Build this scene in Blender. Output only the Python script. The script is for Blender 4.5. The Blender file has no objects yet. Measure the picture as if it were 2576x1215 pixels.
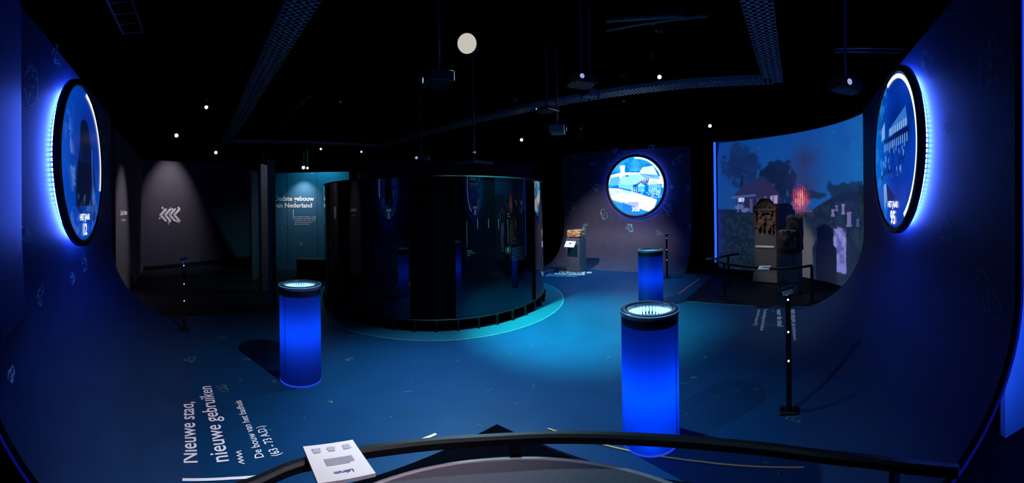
import bpy, math, random
import numpy as np
from mathutils import Vector, Matrix, Quaternion
from mathutils.geometry import tessellate_polygon

random.seed(7)
SC = bpy.context.scene
COL = SC.collection

# ------------------------------------------------------------------ camera, world, exposure
FPX, HOR, ROLL, EYE = 930.0, 518.0, 0.0133, 1.6
cam_d = bpy.data.cameras.new('camera')
cam_d.type = 'PANO'
cam_d.panorama_type = 'CENTRAL_CYLINDRICAL'
cam_d.central_cylindrical_radius = 1.0
cam_d.central_cylindrical_range_u_min = -1288.0 / FPX
cam_d.central_cylindrical_range_u_max = 1288.0 / FPX
cam_d.central_cylindrical_range_v_min = -(1215.0 - HOR) / FPX
cam_d.central_cylindrical_range_v_max = HOR / FPX
cam_d.clip_start = 0.02
CAM_R = Vector((math.cos(ROLL), 0, -math.sin(ROLL)))
CAM_U = Vector((math.sin(ROLL), 0, math.cos(ROLL)))
CAM_F = Vector((0, 1, 0))
cam = bpy.data.objects.new('camera', cam_d)
COL.objects.link(cam)
m = Matrix.Identity(4)
for i in range(3):
    m[i][0], m[i][1], m[i][2] = CAM_R[i], CAM_U[i], -CAM_F[i]
m[0][3], m[1][3], m[2][3] = 0, 0, EYE
cam.matrix_world = m
SC.camera = cam

w = bpy.data.worlds.new('World')
SC.world = w
w.use_nodes = True
w.node_tree.nodes['Background'].inputs[0].default_value = (0.0, 0.02, 0.08, 1)
w.node_tree.nodes['Background'].inputs[1].default_value = 0.002

SC.view_settings.view_transform = 'Standard'
SC.view_settings.look = 'None'
SC.view_settings.exposure = 0.0
SC.view_settings.gamma = 1.0
SC.view_settings.use_curve_mapping = False
cy = SC.cycles
cy.max_bounces = 5
cy.diffuse_bounces = 2
cy.glossy_bounces = 3
cy.transmission_bounces = 4
cy.transparent_max_bounces = 8
cy.caustics_reflective = False
cy.caustics_refractive = False
cy.sample_clamp_indirect = 4.0
cy.use_denoising = True

def lin(c):
    return tuple(((v / 255.0) / 12.92 if v / 255.0 <= 0.04045 else ((v / 255.0 + 0.055) / 1.055) ** 2.4) for v in c)

def spot(name, pos, aim, power, color, cone=60, blend=0.8, radius=0.03):
    d = bpy.data.lights.new(name, 'SPOT')
    d.energy, d.color, d.spot_size, d.spot_blend, d.shadow_soft_size = power, color, math.radians(cone), blend, radius
    o = bpy.data.objects.new(name, d)
    COL.objects.link(o)
    o.location = pos
    o.rotation_euler = (Vector(aim) - Vector(pos)).to_track_quat('-Z', 'Y').to_euler()
    return o

def point(name, pos, power, color, radius=0.03):
    d = bpy.data.lights.new(name, 'POINT')
    d.energy, d.color, d.shadow_soft_size = power, color, radius
    o = bpy.data.objects.new(name, d)
    COL.objects.link(o)
    o.location = pos
    return o

# position of every lamp that lights something (each sits in a track spotlight built further down)
L_FLOOR = (-0.53, 4.55, 3.62)
L_A = (-1.75, 1.75, 3.75)
L_B = (0.65, 1.7, 3.75)
L_ARROW = (-7.25, 6.05, 3.9)
FILL_LUNA = (-5.0, 4.6, 3.6)
FILL_PALE = (-4.5, 8.05, 3.3)
L_ROCK = (0.1, 6.85, 3.5)
L_STELE = (2.1, 5.05, 3.75)
L_RAIL = (4.15, 4.95, 3.7)
FILL_SLATS = (-3.3, 6.6, 3.7)
FILL_FAR = (2.3, 7.3, 3.7)
L_DAIS = (-0.3, -0.9, 3.7)
spot('lamp_floor', (L_FLOOR[0] + .03, L_FLOOR[1], L_FLOOR[2] - .16), (0.86, 4.9, 0), 4300, (0.08, 0.92, 0.72), 54, 1.0, 0.05)
spot('lamp_floor_wide', (L_FLOOR[0] + .03, L_FLOOR[1] - .05, L_FLOOR[2] - .16), (-.25, 3.1, 0), 900, (0.38, 0.80, 1.0), 72, 1.0, 0.05)
spot('lamp_right_wash', L_A, (0.75, 3.0, 0), 300, (0.35, 0.62, 1.0), 66, 1.0, 0.04)
spot('lamp_left_wash', L_B, (-1.55, 2.15, 0), 520, (1.0, 0.88, 0.97), 56, 1.0, 0.04)
spot('lamp_arrow', L_ARROW, (-8.3, 6.15, 1.1), 310, (1.0, 0.93, 1.0), 56, 1.0)
spot('fill_luna', FILL_LUNA, (-5.75, 3.2, 1.1), 300, (1.0, 0.9, 1.0), 42, 1.0)  # added helper lamp that brightens the narrow lettered wall
spot('lamp_pale', (-4.92, 7.77, 2.50), (-5.12, 8.1, 1.75), 70, (1.0, 0.82, 0.80), 84, 1.0)
spot('fill_pale_wash', FILL_PALE, (-4.85, 8.35, 1.3), 150, (0.12, 0.85, 1.0), 120, 1.0)  # added cyan fill grazing down the petrol wall
spot('lamp_rock', L_ROCK, (2.3, 9.2, 0.75), 700, (1.0, 0.86, 0.84), 46, 0.9, 0.02)
spot('fill_far_floor', FILL_FAR, (1.6, 7.4, 0), 900, (0.16, 0.62, 1.0), 78, 1.0, 0.04)  # extra fill put in to lift the blue floor before the far wall
spot('fill_slats', FILL_SLATS, (-4.6, 5.6, 1.6), 90, (0.75, 0.86, 1.0), 46, 1.0)  # extra lamp added to brighten the tall slats
spot('lamp_stele', L_STELE, (4.5, 5.4, 1.05), 330, (1.0, 0.88, 0.74), 22, 0.7, 0.02)
spot('lamp_rail', L_RAIL, (3.75, 4.45, 0), 170, (0.6, 0.82, 1.0), 58, 1.0, 0.02)
spot('lamp_dais', L_DAIS, (-0.3, 0.75, 0.5), 14, (1.0, 0.84, 0.92), 36, 0.8, 0.03)

# ------------------------------------------------------------------ picture geometry helpers
def ray(px, py):
    th = (px - 1288.0) / FPX
    return (CAM_R * math.sin(th) + CAM_U * ((HOR - py) / FPX) + CAM_F * math.cos(th))

def at_z(px, py, z=0.0):
    r = ray(px, py)
    return Vector((0, 0, EYE)) + r * ((z - EYE) / r.z)

def at_d(px, py, d):
    r = ray(px, py)
    return Vector((0, 0, EYE)) + r * (d / math.hypot(r.x, r.y))

def at_plane(px, py, p, n):
    r = ray(px, py)
    o = Vector((0, 0, EYE))
    return o + r * ((Vector(p) - o).dot(n) / r.dot(n))

# ------------------------------------------------------------------ object helpers
WM = {}

def link(o):
    COL.objects.link(o)
    return o

def tagp(o, label=None, cat=None, group=None, kind=None):
    if label: o['label'] = label
    if cat: o['category'] = cat
    if group: o['group'] = group
    if kind: o['kind'] = kind
    return o

def thing(name, label, cat, loc=(0, 0, 0), rotz=0.0, group=None):
    o = link(bpy.data.objects.new(name, None))
    o.empty_display_size = 0.1
    o.location = loc
    o.rotation_euler = (0, 0, rotz)
    WM[o.name] = Matrix.Translation(Vector(loc)) @ Matrix.Rotation(rotz, 4, 'Z')
    return tagp(o, label, cat, group)

class MB:
    """collects shapes, links them as one mesh object"""
    def __init__(s):
        s.v, s.f, s.sm, s.mi, s.cur = [], [], [], [], 0
    def add(s, vs, fs, smooth=False):
        b = len(s.v)
        s.v += [tuple(v) for v in vs]
        for f in fs:
            s.f.append([i + b for i in f]); s.sm.append(smooth); s.mi.append(s.cur)
        return s
    def box(s, c, size, X=None, Z=None, bev=0.0):
        c = Vector(c); X = Vector(X or (1, 0, 0)).normalized(); Z = Vector(Z or (0, 0, 1)).normalized()
        Y = Z.cross(X).normalized(); hx, hy, hz = [q / 2 for q in size]
        if bev <= 0:
            vs = [c + X * a * hx + Y * b * hy + Z * d * hz for d in (-1, 1) for a, b in ((-1, -1), (1, -1), (1, 1), (-1, 1))]
            return s.add(vs, [(3, 2, 1, 0), (4, 5, 6, 7), (0, 1, 5, 4), (1, 2, 6, 5), (2, 3, 7, 6), (3, 0, 4, 7)])
        rings = []
        bev = min(bev, hx * .95, hy * .95, hz * .95)
        for (zz, ins) in ((-hz, bev), (-hz + bev, 0), (hz - bev, 0), (hz, bev)):
            a, b = hx - ins, hy - ins
            k = bev
            pts = [(-a + k, -b), (a - k, -b), (a, -b + k), (a, b - k), (a - k, b), (-a + k, b), (-a, b - k), (-a, -b + k)] 
            rings.append([c + X * p[0] + Y * p[1] + Z * zz for p in pts])
        return s.loft(rings, closed=True, caps=True)
    def loft(s, rings, closed=True, caps=True, smooth=False):
        n = len(rings[0]); vs = [p for r in rings for p in r]; fs = []
        for i in range(len(rings) - 1):
            for j in range(n if closed else n - 1):
                k = (j + 1) % n
                fs.append((i * n + j, i * n + k, (i + 1) * n + k, (i + 1) * n + j))
        s.add(vs, fs, smooth)
        if caps:
            s.add(rings[0][::-1], [tuple(range(n))]); s.add(rings[-1], [tuple(range(n))])
        return s
    def cyl(s, a, b, r, r2=None, n=24, caps=True, smooth=True):
        a, b = Vector(a), Vector(b); r2 = r if r2 is None else r2
        d = (b - a).normalized(); X = d.orthogonal().normalized(); Y = d.cross(X)
        R = [[p + (X * math.cos(t) + Y * math.sin(t)) * q for t in [2 * math.pi * i / n for i in range(n)]] for p, q in ((a, r), (b, r2))]
        return s.loft(R, True, caps, smooth)
    def tube(s, pts, r, n=10, caps=True, closed=False):
        pts = [Vector(p) for p in pts]; R = []; N = len(pts)
        for i, p in enumerate(pts):
            a = pts[(i - 1) % N] if (i > 0 or closed) else p
            b = pts[(i + 1) % N] if (i < N - 1 or closed) else p
            d = (b - a).normalized()
            X = d.cross(Vector((0, 0, 1)))
            X = X.normalized() if X.length > 1e-4 else Vector((1, 0, 0))
            Y = X.cross(d)
            R.append([p + (X * math.cos(2 * math.pi * j / n) + Y * math.sin(2 * math.pi * j / n)) * r for j in range(n)])
        if closed: R.append(R[0]); caps = False
        return s.loft(R, True, caps, True)
    def bar(s, pts, w, h, side=None):
        """rectangular bar (w across, h high) along horizontal path, rounded a little"""
        pts = [Vector(p) for p in pts]; R = []; N = len(pts)
        for i, p in enumerate(pts):
            d = (pts[min(i + 1, N - 1)] - pts[max(i - 1, 0)]).normalized()
            X = d.cross(Vector((0, 0, 1))).normalized(); Z = X.cross(d)
            b = min(w, h) * .25
            q = [(-w/2+b, -h/2), (w/2-b, -h/2), (w/2, -h/2+b), (w/2, h/2-b), (w/2-b, h/2), (-w/2+b, h/2), (-w/2, h/2-b), (-w/2, -h/2+b)]
            R.append([p + X * a + Z * c for a, c in q])
        return s.loft(R, True, True, False)
    def lathe(s, prof, c=(0, 0, 0), n=48, X=(1, 0, 0), Y=(0, 1, 0), Z=(0, 0, 1), smooth=True, close=False):
        c, X, Y, Z = Vector(c), Vector(X), Vector(Y), Vector(Z)
        rings = [[c + (X * math.cos(2*math.pi*j/n) + Y * math.sin(2*math.pi*j/n)) * r + Z * z for j in range(n)] for r, z in prof]
        if close: rings.append(rings[0])
        return s.loft(rings, True, False, smooth)
    def prism(s, poly, d):
        """planar polygon extruded by the vector d"""
        a = [Vector(p) for p in poly]; d = Vector(d)
        return s.loft([a, [p + d for p in a]], True, True)
    def ribbon(s, pts, nrm, w):
        pts = [Vector(p) for p in pts]
        for i in range(len(pts) - 1):
            a, b = pts[i], pts[i + 1]
            if (b - a).length < 1e-5: continue
            n_ = nrm(i) if callable(nrm) else nrm
            x = (b - a).cross(n_).normalized() * w / 2
            s.add([a - x, b - x, b + x, a + x], [(0, 1, 2, 3)])
        return s
    def build(s, name, mat, parent=None, label=None, wn=False):
        vs = s.v
        if parent is not None:
            inv = WM[parent.name].inverted()
            vs = [tuple(inv @ Vector(v)) for v in vs]
        me = bpy.data.meshes.new(name)
        me.from_pydata(vs, [], s.f)
        me.polygons.foreach_set('use_smooth', s.sm)
        mats = mat if isinstance(mat, (list, tuple)) else [mat]
        for q in mats: me.materials.append(q)
        if len(mats) > 1: me.polygons.foreach_set('material_index', s.mi)
        me.validate(); me.update()
        o = link(bpy.data.objects.new(name, me))
        if parent is not None:
            o.parent = parent
            WM[o.name] = WM[parent.name]
        else:
            WM[o.name] = Matrix.Identity(4)
        if label: o['label'] = label
        return o

def dup(root, loc, rotz=None, label=None, group=None):
    r = root.copy(); COL.objects.link(r); r.location = loc
    if rotz is not None: r.rotation_euler = (0, 0, rotz)
    if label: r['label'] = label
    if group: r['group'] = group
    WM[r.name] = Matrix.Translation(Vector(loc)) @ Matrix.Rotation(r.rotation_euler.z, 4, 'Z')
    kids = {}
    for ch in list(root.children):
        c = ch.copy(); COL.objects.link(c); c.parent = r
        kids.setdefault(ch.name.split('.')[0], []).append(c)
        for g in list(ch.children):
            d = g.copy(); COL.objects.link(d); d.parent = c
            kids.setdefault(g.name.split('.')[0], []).append(d)
    return r, kids

# ------------------------------------------------------------------ materials (all node based)
def mat(name, col, rough=0.6, metal=0.0, var=0.15, scale=12.0, bump=0.0, spec=0.5, coat=0.0, detail=4.0, stretch=None):
    m = bpy.data.materials.new(name); m.use_nodes = True
    nt = m.node_tree; b = nt.nodes['Principled BSDF']
    b.inputs['Roughness'].default_value = rough; b.inputs['Metallic'].default_value = metal
    b.inputs['Specular IOR Level'].default_value = spec
    b.inputs['Coat Weight'].default_value = coat; b.inputs['Coat Roughness'].default_value = 0.03
    tc = nt.nodes.new('ShaderNodeTexCoord'); no = nt.nodes.new('ShaderNodeTexNoise')
    no.inputs['Scale'].default_value = scale; no.inputs['Detail'].default_value = detail
    if stretch:
        mp = nt.nodes.new('ShaderNodeMapping'); mp.inputs['Scale'].default_value = stretch
        nt.links.new(tc.outputs['Object'], mp.inputs[0]); nt.links.new(mp.outputs[0], no.inputs['Vector'])
    else:
        nt.links.new(tc.outputs['Object'], no.inputs['Vector'])
    rp = nt.nodes.new('ShaderNodeValToRGB')
    rp.color_ramp.elements[0].position = .3; rp.color_ramp.elements[1].position = .7
    rp.color_ramp.elements[0].color = tuple(c * (1 - var) for c in col) + (1,)
    rp.color_ramp.elements[1].color = tuple(min(1, c * (1 + var)) for c in col) + (1,)
    nt.links.new(no.outputs['Fac'], rp.inputs[0]); nt.links.new(rp.outputs[0], b.inputs['Base Color'])
    if bump:
        bp = nt.nodes.new('ShaderNodeBump'); bp.inputs['Strength'].default_value = bump; bp.inputs['Distance'].default_value = .02
        nt.links.new(no.outputs['Fac'], bp.inputs['Height']); nt.links.new(bp.outputs[0], b.inputs['Normal'])
    return m

def glow(name, col, strength):
    m = bpy.data.materials.new(name); m.use_nodes = True
    nt = m.node_tree; nt.nodes.clear()
    e = nt.nodes.new('ShaderNodeEmission'); o = nt.nodes.new('ShaderNodeOutputMaterial')
    e.inputs[0].default_value = tuple(col) + (1,); e.inputs[1].default_value = strength
    nt.links.new(e.outputs[0], o.inputs[0])
    return m

def screen_mat(name, strength):
    m = bpy.data.materials.new(name); m.use_nodes = True
    nt = m.node_tree; b = nt.nodes['Principled BSDF']
    a = nt.nodes.new('ShaderNodeAttribute'); a.attribute_name = 'Col'
    b.inputs['Base Color'].default_value = (.004, .004, .006, 1); b.inputs['Roughness'].default_value = .3
    nt.links.new(a.outputs['Color'], b.inputs['Emission Color']); b.inputs['Emission Strength'].default_value = strength
    return m

def slide_mat(name):
    m = bpy.data.materials.new(name); m.use_nodes = True
    nt = m.node_tree; nt.nodes.clear()
    a = nt.nodes.new('ShaderNodeAttribute'); a.attribute_name = 'Col'
    t = nt.nodes.new('ShaderNodeBsdfTransparent'); o = nt.nodes.new('ShaderNodeOutputMaterial')
    nt.links.new(a.outputs['Color'], t.inputs[0]); nt.links.new(t.outputs[0], o.inputs[0])
    return m

def translucent_mat(name, col):
    m = bpy.data.materials.new(name); m.use_nodes = True
    nt = m.node_tree; nt.nodes.clear()
    t = nt.nodes.new('ShaderNodeBsdfTranslucent'); d = nt.nodes.new('ShaderNodeBsdfDiffuse'); g = nt.nodes.new('ShaderNodeBsdfGlossy')
    mx = nt.nodes.new('ShaderNodeMixShader'); m2 = nt.nodes.new('ShaderNodeMixShader'); o = nt.nodes.new('ShaderNodeOutputMaterial')
    no = nt.nodes.new('ShaderNodeTexNoise'); no.inputs['Scale'].default_value = 25
    rp = nt.nodes.new('ShaderNodeValToRGB')
    rp.color_ramp.elements[0].color = tuple(c * .93 for c in col) + (1,); rp.color_ramp.elements[1].color = tuple(col) + (1,)
    nt.links.new(no.outputs['Fac'], rp.inputs[0]); nt.links.new(rp.outputs[0], t.inputs[0])
    d.inputs[0].default_value = (.004, .01, .05, 1); g.inputs[0].default_value = (1, 1, 1, 1); g.inputs['Roughness'].default_value = .35
    mx.inputs[0].default_value = .4; m2.inputs[0].default_value = .03
    nt.links.new(t.outputs[0], mx.inputs[1]); nt.links.new(d.outputs[0], mx.inputs[2])
    nt.links.new(mx.outputs[0], m2.inputs[1]); nt.links.new(g.outputs[0], m2.inputs[2]); nt.links.new(m2.outputs[0], o.inputs[0])
    return m

def glass_lid_mat(name):
    m = bpy.data.materials.new(name); m.use_nodes = True
    nt = m.node_tree; nt.nodes.clear()
    t = nt.nodes.new('ShaderNodeBsdfTransparent'); g = nt.nodes.new('ShaderNodeBsdfGlossy'); fr = nt.nodes.new('ShaderNodeFresnel')
    mx = nt.nodes.new('ShaderNodeMixShader'); o = nt.nodes.new('ShaderNodeOutputMaterial')
    g.inputs['Roughness'].default_value = .01; fr.inputs[0].default_value = 1.5
    nt.links.new(fr.outputs[0], mx.inputs[0]); nt.links.new(t.outputs[0], mx.inputs[1]); nt.links.new(g.outputs[0], mx.inputs[2])
    nt.links.new(mx.outputs[0], o.inputs[0])
    return m

M = dict(
    blue_floor=mat('blue painted floor', (.0015, .034, .105), .45, var=.08, scale=3, spec=.22),
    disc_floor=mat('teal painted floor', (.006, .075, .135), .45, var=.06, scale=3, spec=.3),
    dark_floor=mat('dark plank floor', (.0055, .007, .011), .55, var=.45, scale=2.5, stretch=(1, 9, 1), spec=.06),
    ceiling=mat('black ceiling', (.0008, .0008, .0012), .9, spec=.0),
    black_wall=mat('black wall', (.004, .004, .007), .85),
    cove=mat('navy cove', (.006, .030, .098), .55, var=.12, scale=5, spec=.25, bump=.03),
    far_cove=mat('navy far cove', (.050, .052, .10), .55, var=.12, scale=5, spec=.25, bump=.03),
    edge=mat('black edge', (.003, .003, .005), .5),
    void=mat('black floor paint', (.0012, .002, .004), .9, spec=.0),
    purple=mat('aubergine grey wall', (.052, .046, .064), .8, var=.06),
    pale=mat('petrol blue wall', (.014, .10, .19), .7, var=.06, scale=2),
    slat=mat('grey slat', (.085, .085, .10), .6),
    black_metal=mat('black metal', (.005, .005, .008), .5, metal=.0, spec=.3),
    black_matt=mat('matt black', (.0015, .0015, .003), .8, spec=.05),
    glass_black=mat('black glass', (.0012, .0018, .004), .02, spec=.85, var=.05, coat=.0),
    bezel=mat('black bezel', (.004, .005, .010), .35),
    sketch=mat('pale print', (.16, .42, .46), .7, var=.3),
    sketch_dim=mat('dim print', (.06, .17, .20), .7, var=.3),
    print_w=mat('white print', (.82, .78, .84), .7, var=.02),
    print_dim=mat('dim white print', (.34, .24, .26), .7, var=.02),
    chrome=mat('brushed metal', (.55, .66, .78), .35, metal=.5, var=.05),
    print_gold=mat('gold print', (.50, .33, .12), .7, var=.05),
    print_red=mat('red print', (.75, .05, .09), .7, var=.05),
    sign=mat('cream sign', (.80, .74, .72), .5, var=.02),
    sign_ink=mat('grey ink', (.45, .42, .46), .6, var=.05),
    sign_ink_dark=mat('violet ink', (.10, .07, .22), .6, var=.05),
    grey_ped=mat('grey plinth', (.072, .080, .098), .6, var=.06, scale=20),
    stone=mat('brown sandstone', (.105, .060, .042), .9, var=.45, scale=18, bump=.9, detail=8),
    stone_d=mat('dark basalt', (.045, .030, .024), .9, var=.5, scale=14, bump=.9, detail=8),
    rock=mat('ochre rock', (.38, .19, .09), .9, var=.4, scale=11, bump=.9, detail=8),
    dais=mat('grey felt top', (.062, .050, .062), .9, var=.10, scale=60, bump=.15),
    dais_rim=mat('pale rim', (.22, .19, .21), .5, var=.05),
    tray=mat('galvanised tray', (.32, .37, .46), .5, metal=.3, var=.12),
    proj=mat('grey projector', (.16, .18, .22), .5, var=.05),
    proj_d=mat('dark projector', (.012, .014, .022), .5, var=.05),
    screen=mat('projection screen', (.25, .25, .27), .9, var=.02),
    ring_top=mat('column rim', (.03, .05, .10), .25, spec=.6),
    mirror=mat('mirror', (.75, .8, .85), .04, metal=1.0, var=.01),
    white_wall=mat('white wall', (.7, .7, .75), .7, var=.02),
    pipe=mat('ceiling pipe', (.10, .11, .14), .4, metal=.2),
)
LEDB = (.055, .13, 1.0)
G = dict(
    ring=glow('blue led', LEDB, 200.0),
    ring_far=glow('blue led far', LEDB, 120.0),
    strip=glow('blue strip', (.008, .05, 1.0), 3.2),
    strip_hot=glow('bright blue strip', (.012, .085, 1.0), 60.0),
    strip_dim=glow('dim blue strip', (.02, .03, 1.0), .12),
    arc=glow('white arc', (.85, .97, 1.0), 1.6),
    text=glow('white screen text', (.9, .97, 1.0), 1.3),
    well=glow('column led', (.22, .62, 1.0), 4.5),
    lens_w=glow('lamp white', (1.0, .96, .9), 6.0),
    lens_main=glow('lamp main', (.56, .53, .47), 1.0),
    lens_warm=glow('lamp warm', (1.0, .85, .65), 6.0),
    lens_dim=glow('lamp dim', (1.0, .96, .9), .12),
    lens_g=glow('lamp green', (.5, 1.0, .6), 3.0),
    lens_p=glow('projector lens', (.40, .55, 1.0), .7),
    dot=glow('status dot', (.55, .78, 1.0), 2.2),
    edge_blue=glow('column edge', (.02, .07, 1.0), .8),
)

# ------------------------------------------------------------------ lettering
_tc = {}
def text_geo(body, bold=0.0):
    k = (body, bold)
    if k in _tc: return _tc[k]
    cu = bpy.data.curves.new('txt', 'FONT'); cu.body = body; cu.size = 1.0; cu.offset = bold; cu.resolution_u = 3
    o = bpy.data.objects.new('txt', cu); COL.objects.link(o)
    bpy.context.view_layer.update()
    me = bpy.data.meshes.new_from_object(o)
    V = [(v.co.x, v.co.y) for v in me.vertices]; F = [list(p.vertices) for p in me.polygons]
    bpy.data.objects.remove(o); bpy.data.curves.remove(cu); bpy.data.meshes.remove(me)
    x0 = min(v[0] for v in V); x1 = max(v[0] for v in V)
    _tc[k] = ([(x - x0, y) for x, y in V], F, x1 - x0)
    return _tc[k]

CAP = 0.72
def text_flat(mb, body, o, X, Y, width=None, cap=0.1, bold=0.0, lift=None, center=False):
    """letters with the baseline starting at o, along X, caps along Y"""
    V, F, W = text_geo(body, bold)
    o, X, Y = Vector(o), Vector(X).normalized(), Vector(Y).normalized()
    sy = cap / CAP; sx = sy if width is None else width / W
    off = -W * sx / 2 if center else 0
    L = Vector(lift) if lift else Vector((0, 0, 0))
    mb.add([o + X * (x * sx + off) + Y * (y * sy) + L for x, y in V], F)

def text_fn(mb, body, fn, bold=0.0):
    V, F, W = text_geo(body, bold)
    mb.add([fn(x / W, y / CAP) for x, y in V], F)

def text_floor(mb, body, A, B, Cp, z=.004, bold=0.0):
    """baseline from pixel A to pixel B, the cap line of the first letter through pixel Cp"""
    a, b, c = at_z(*A), at_z(*B), at_z(*Cp)
    X = (b - a); up = Vector((0, 0, 1)); Y = up.cross(X).normalized()
    h = (c - a).dot(Y)
    text_flat(mb, body, a, X, Y * (1 if h > 0 else -1), X.length, abs(h), bold, (0, 0, z))

# ------------------------------------------------------------------ sketches of finds printed on the walls and floor
def sketch(rnd, size, kind=None):
    """polylines in a unit plane: broken pot rims, shards, coins"""
    out = []
    asp = rnd.uniform(.55, 1.0); rot = rnd.uniform(0, 3.14)
    def turn(x, y):
        y *= asp; return (x * math.cos(rot) - y * math.sin(rot), x * math.sin(rot) + y * math.cos(rot))
    n = 22
    ph = [rnd.uniform(0, 6.28) for _ in range(4)]
    def rad(t):
        if kind == 'coin': return .95 + .06 * math.sin(5 * t + ph[0])
        return .78 + .18 * math.sin(2 * t + ph[0]) + .14 * math.sin(3 * t + ph[1]) + .10 * math.sin(5 * t + ph[2]) + .07 * math.sin(9 * t + ph[3])
    for rep in range(3):
        pl = []; k = 1 - .13 * rep
        for i in range(n + 1):
            t = 2 * math.pi * i / n
            if rnd.random() < (.12, .45, .6)[rep]:
                if len(pl) > 1: out.append(pl)
                pl = []; continue
            r_ = rad(t) * k + rnd.uniform(-.05, .05)
            pl.append(turn(r_ * math.cos(t), r_ * math.sin(t)))
        if len(pl) > 1: out.append(pl)
    for _ in range(rnd.randint(8, 14)):
        x, y = rnd.uniform(-.6, .6), rnd.uniform(-.6, .6); a = rnd.uniform(0, 6.28); pl = []
        for q in range(rnd.randint(2, 6)):
            pl.append(turn(x, y)); a += rnd.uniform(-.9, .9); x += .13 * math.cos(a); y += .13 * math.sin(a)
        if len(pl) > 1: out.append(pl)
    return [[(x * size, y * size) for x, y in pl] for pl in out]

# ------------------------------------------------------------------ setting: floors, ceiling, shell
def poly_slab(pts, z, mb=None):
    mb = mb or MB()
    tris = tessellate_polygon([[Vector((p[0], p[1], 0)) for p in pts]])
    P3 = [(p[0], p[1], z) for p in pts]
    fs = []
    for a, b, c in tris:
        k = (P3[b][0] - P3[a][0]) * (P3[c][1] - P3[a][1]) - (P3[b][1] - P3[a][1]) * (P3[c][0] - P3[a][0])
        fs.append((a, b, c) if k > 0 else (a, c, b))
    return mb.add(P3, fs)

class Cove:
    def __init__(s, C, u, n, t0, t1, h, r):
        s.C, s.u, s.n = Vector((C[0], C[1], 0)), Vector((u[0], u[1], 0)).normalized(), Vector((n[0], n[1], 0)).normalized()
        s.t0, s.t1, s.h, s.r = t0, t1, h, r
    def prof(s, z):
        if z >= s.r: return 0.0, Vector((s.n.x, s.n.y, 0))
        q = s.r - z; d = math.sqrt(max(0, s.r ** 2 - q ** 2))
        return s.r - d, (s.n * (d / s.r) + Vector((0, 0, 1)) * (q / s.r)).normalized()
    def pt(s, t, z, lift=0.0):
        o, nn = s.prof(z)
        return s.C + s.u * t + s.n * o + Vector((0, 0, z)) + nn * lift
    def nrm(s, z): return s.prof(z)[1]
    def foot(s, t): return s.C + s.u * t + s.n * s.r
    def hit(s, px, py):
        """point (t, z) of the surface seen at a pixel"""
        r = ray(px, py); o = Vector((0, 0, EYE)); best = None
        lo = .2
        prev = None
        for i in range(1, 600):
            d = lo + i * .03; p = o + r * d
            zz = p.z; off = (p - s.C).dot(s.n)
            q = s.prof(max(0, zz))[0]
            val = off - q if zz > 0 else -1
            if prev is not None and val < 0 <= prev: best = p; break
            prev = val
        if best is None: return None
        return ((best - s.C).dot(s.u), max(best.z, 0.003))
    def zs(s):
        a = [s.r - s.r * math.sin(math.pi / 2 * k / 20) for k in range(20, -1, -1)]
        return a + [s.h]
    def build(s, name, m, edge_m):
        T = [s.t0, s.t1]; zs = s.zs(); mb = MB(); th = .05
        front = [[s.pt(t, z) for t in T] for z in zs]
        back = [[s.pt(t, z, -th) for t in T] for z in zs]
        nz = len(zs)
        mb.add([p for r_ in front for p in r_], [(2*i, 2*i+1, 2*i+3, 2*i+2) for i in range(nz-1)], True)
        mb.cur = 1
        mb.add([p for r_ in back for p in r_], [(2*i, 2*i+2, 2*i+3, 2*i+1) for i in range(nz-1)], True)
        for k in (0, 1):
            mb.add([front[i][k] for i in range(nz)] + [back[i][k] for i in range(nz)], [(i, i+1, nz+i+1, nz+i) for i in range(nz-1)])
        mb.add([front[-1][0], front[-1][1], back[-1][1], back[-1][0]], [(0, 1, 2, 3)])
        o = mb.build(name, [m, edge_m])
        o['kind'] = 'structure'
        return o
    def drawing(s, items, m, parent, seed, w=.008, name='wall_drawing'):
        rnd = random.Random(seed); mb = MB()
        for (t, z, size) in items:
            for pl in sketch(rnd, size, 'coin' if rnd.random() < .3 else None):
                pts = [(t + x, max(.02, z + y)) for x, y in pl]
                pts = [(min(max(a, s.t0 + .02), s.t1 - .02), b) for a, b in pts]
                P = [s.pt(a, b, .003) for a, b in pts]
                mb.ribbon(P, lambda i, pts=pts: s.nrm(pts[i][1]), w * rnd.uniform(.5, 1.3))
        return mb.build(name, m, parent)

PL = Cove((-3.42, 1.40), (-.777, .629), (.629, .777), -1.886, 1.886, 3.0, 1.15)
PR = Cove((3.24, 1.834), (.68, .73), (-.73, .68), -1.95, 1.95, 3.0, 1.15)
PF = Cove((1.56, 10.55), (.8, -.6), (-.6, -.8), -.05, 3.62, 3.08, 1.15)
PF.C = Vector((.87, 9.72, 0)) + Vector((.6, .8, 0)) * PF.r

base = poly_slab([(-13, -4), (10, -4), (10, 14), (-13, 14)], -.004).build('floor', M['dark_floor']); base['kind'] = 'structure'
b1, b2 = at_z(1720, 757), at_z(2030, 772)
b3 = at_z(1800, 690)
b4, b5 = at_z(702, 783), at_z(445, 797)
apex = at_z(1250, 1067)
fl_pts = [apex, apex + Vector((1.25, -.95, 0)), PR.foot(-1.95), PR.foot(1.95), b2, b1, b3, PF.foot(3.6), PF.foot(-.05), Vector((-3.0, 8.2, 0)), Vector((-3.2, 5.0, 0)), b4, b5, PL.foot(1.886), Vector((-1.55, 1.36, 0))]
BF = poly_slab(fl_pts, 0.0).build('floor', M['blue_floor']); BF['kind'] = 'structure'
DC, DR = at_d(1090, 518, 6.7), 1.955
DC = Vector((DC.x, DC.y, 0))
patch = poly_slab([apex, apex + Vector((1.9, -1.5, 0)), Vector((0, -.4, 0)), Vector((-1.55, 1.36, 0))], -.002).build('floor_patch', M['void'], base, 'black square of floor under the round plinth')
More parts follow.
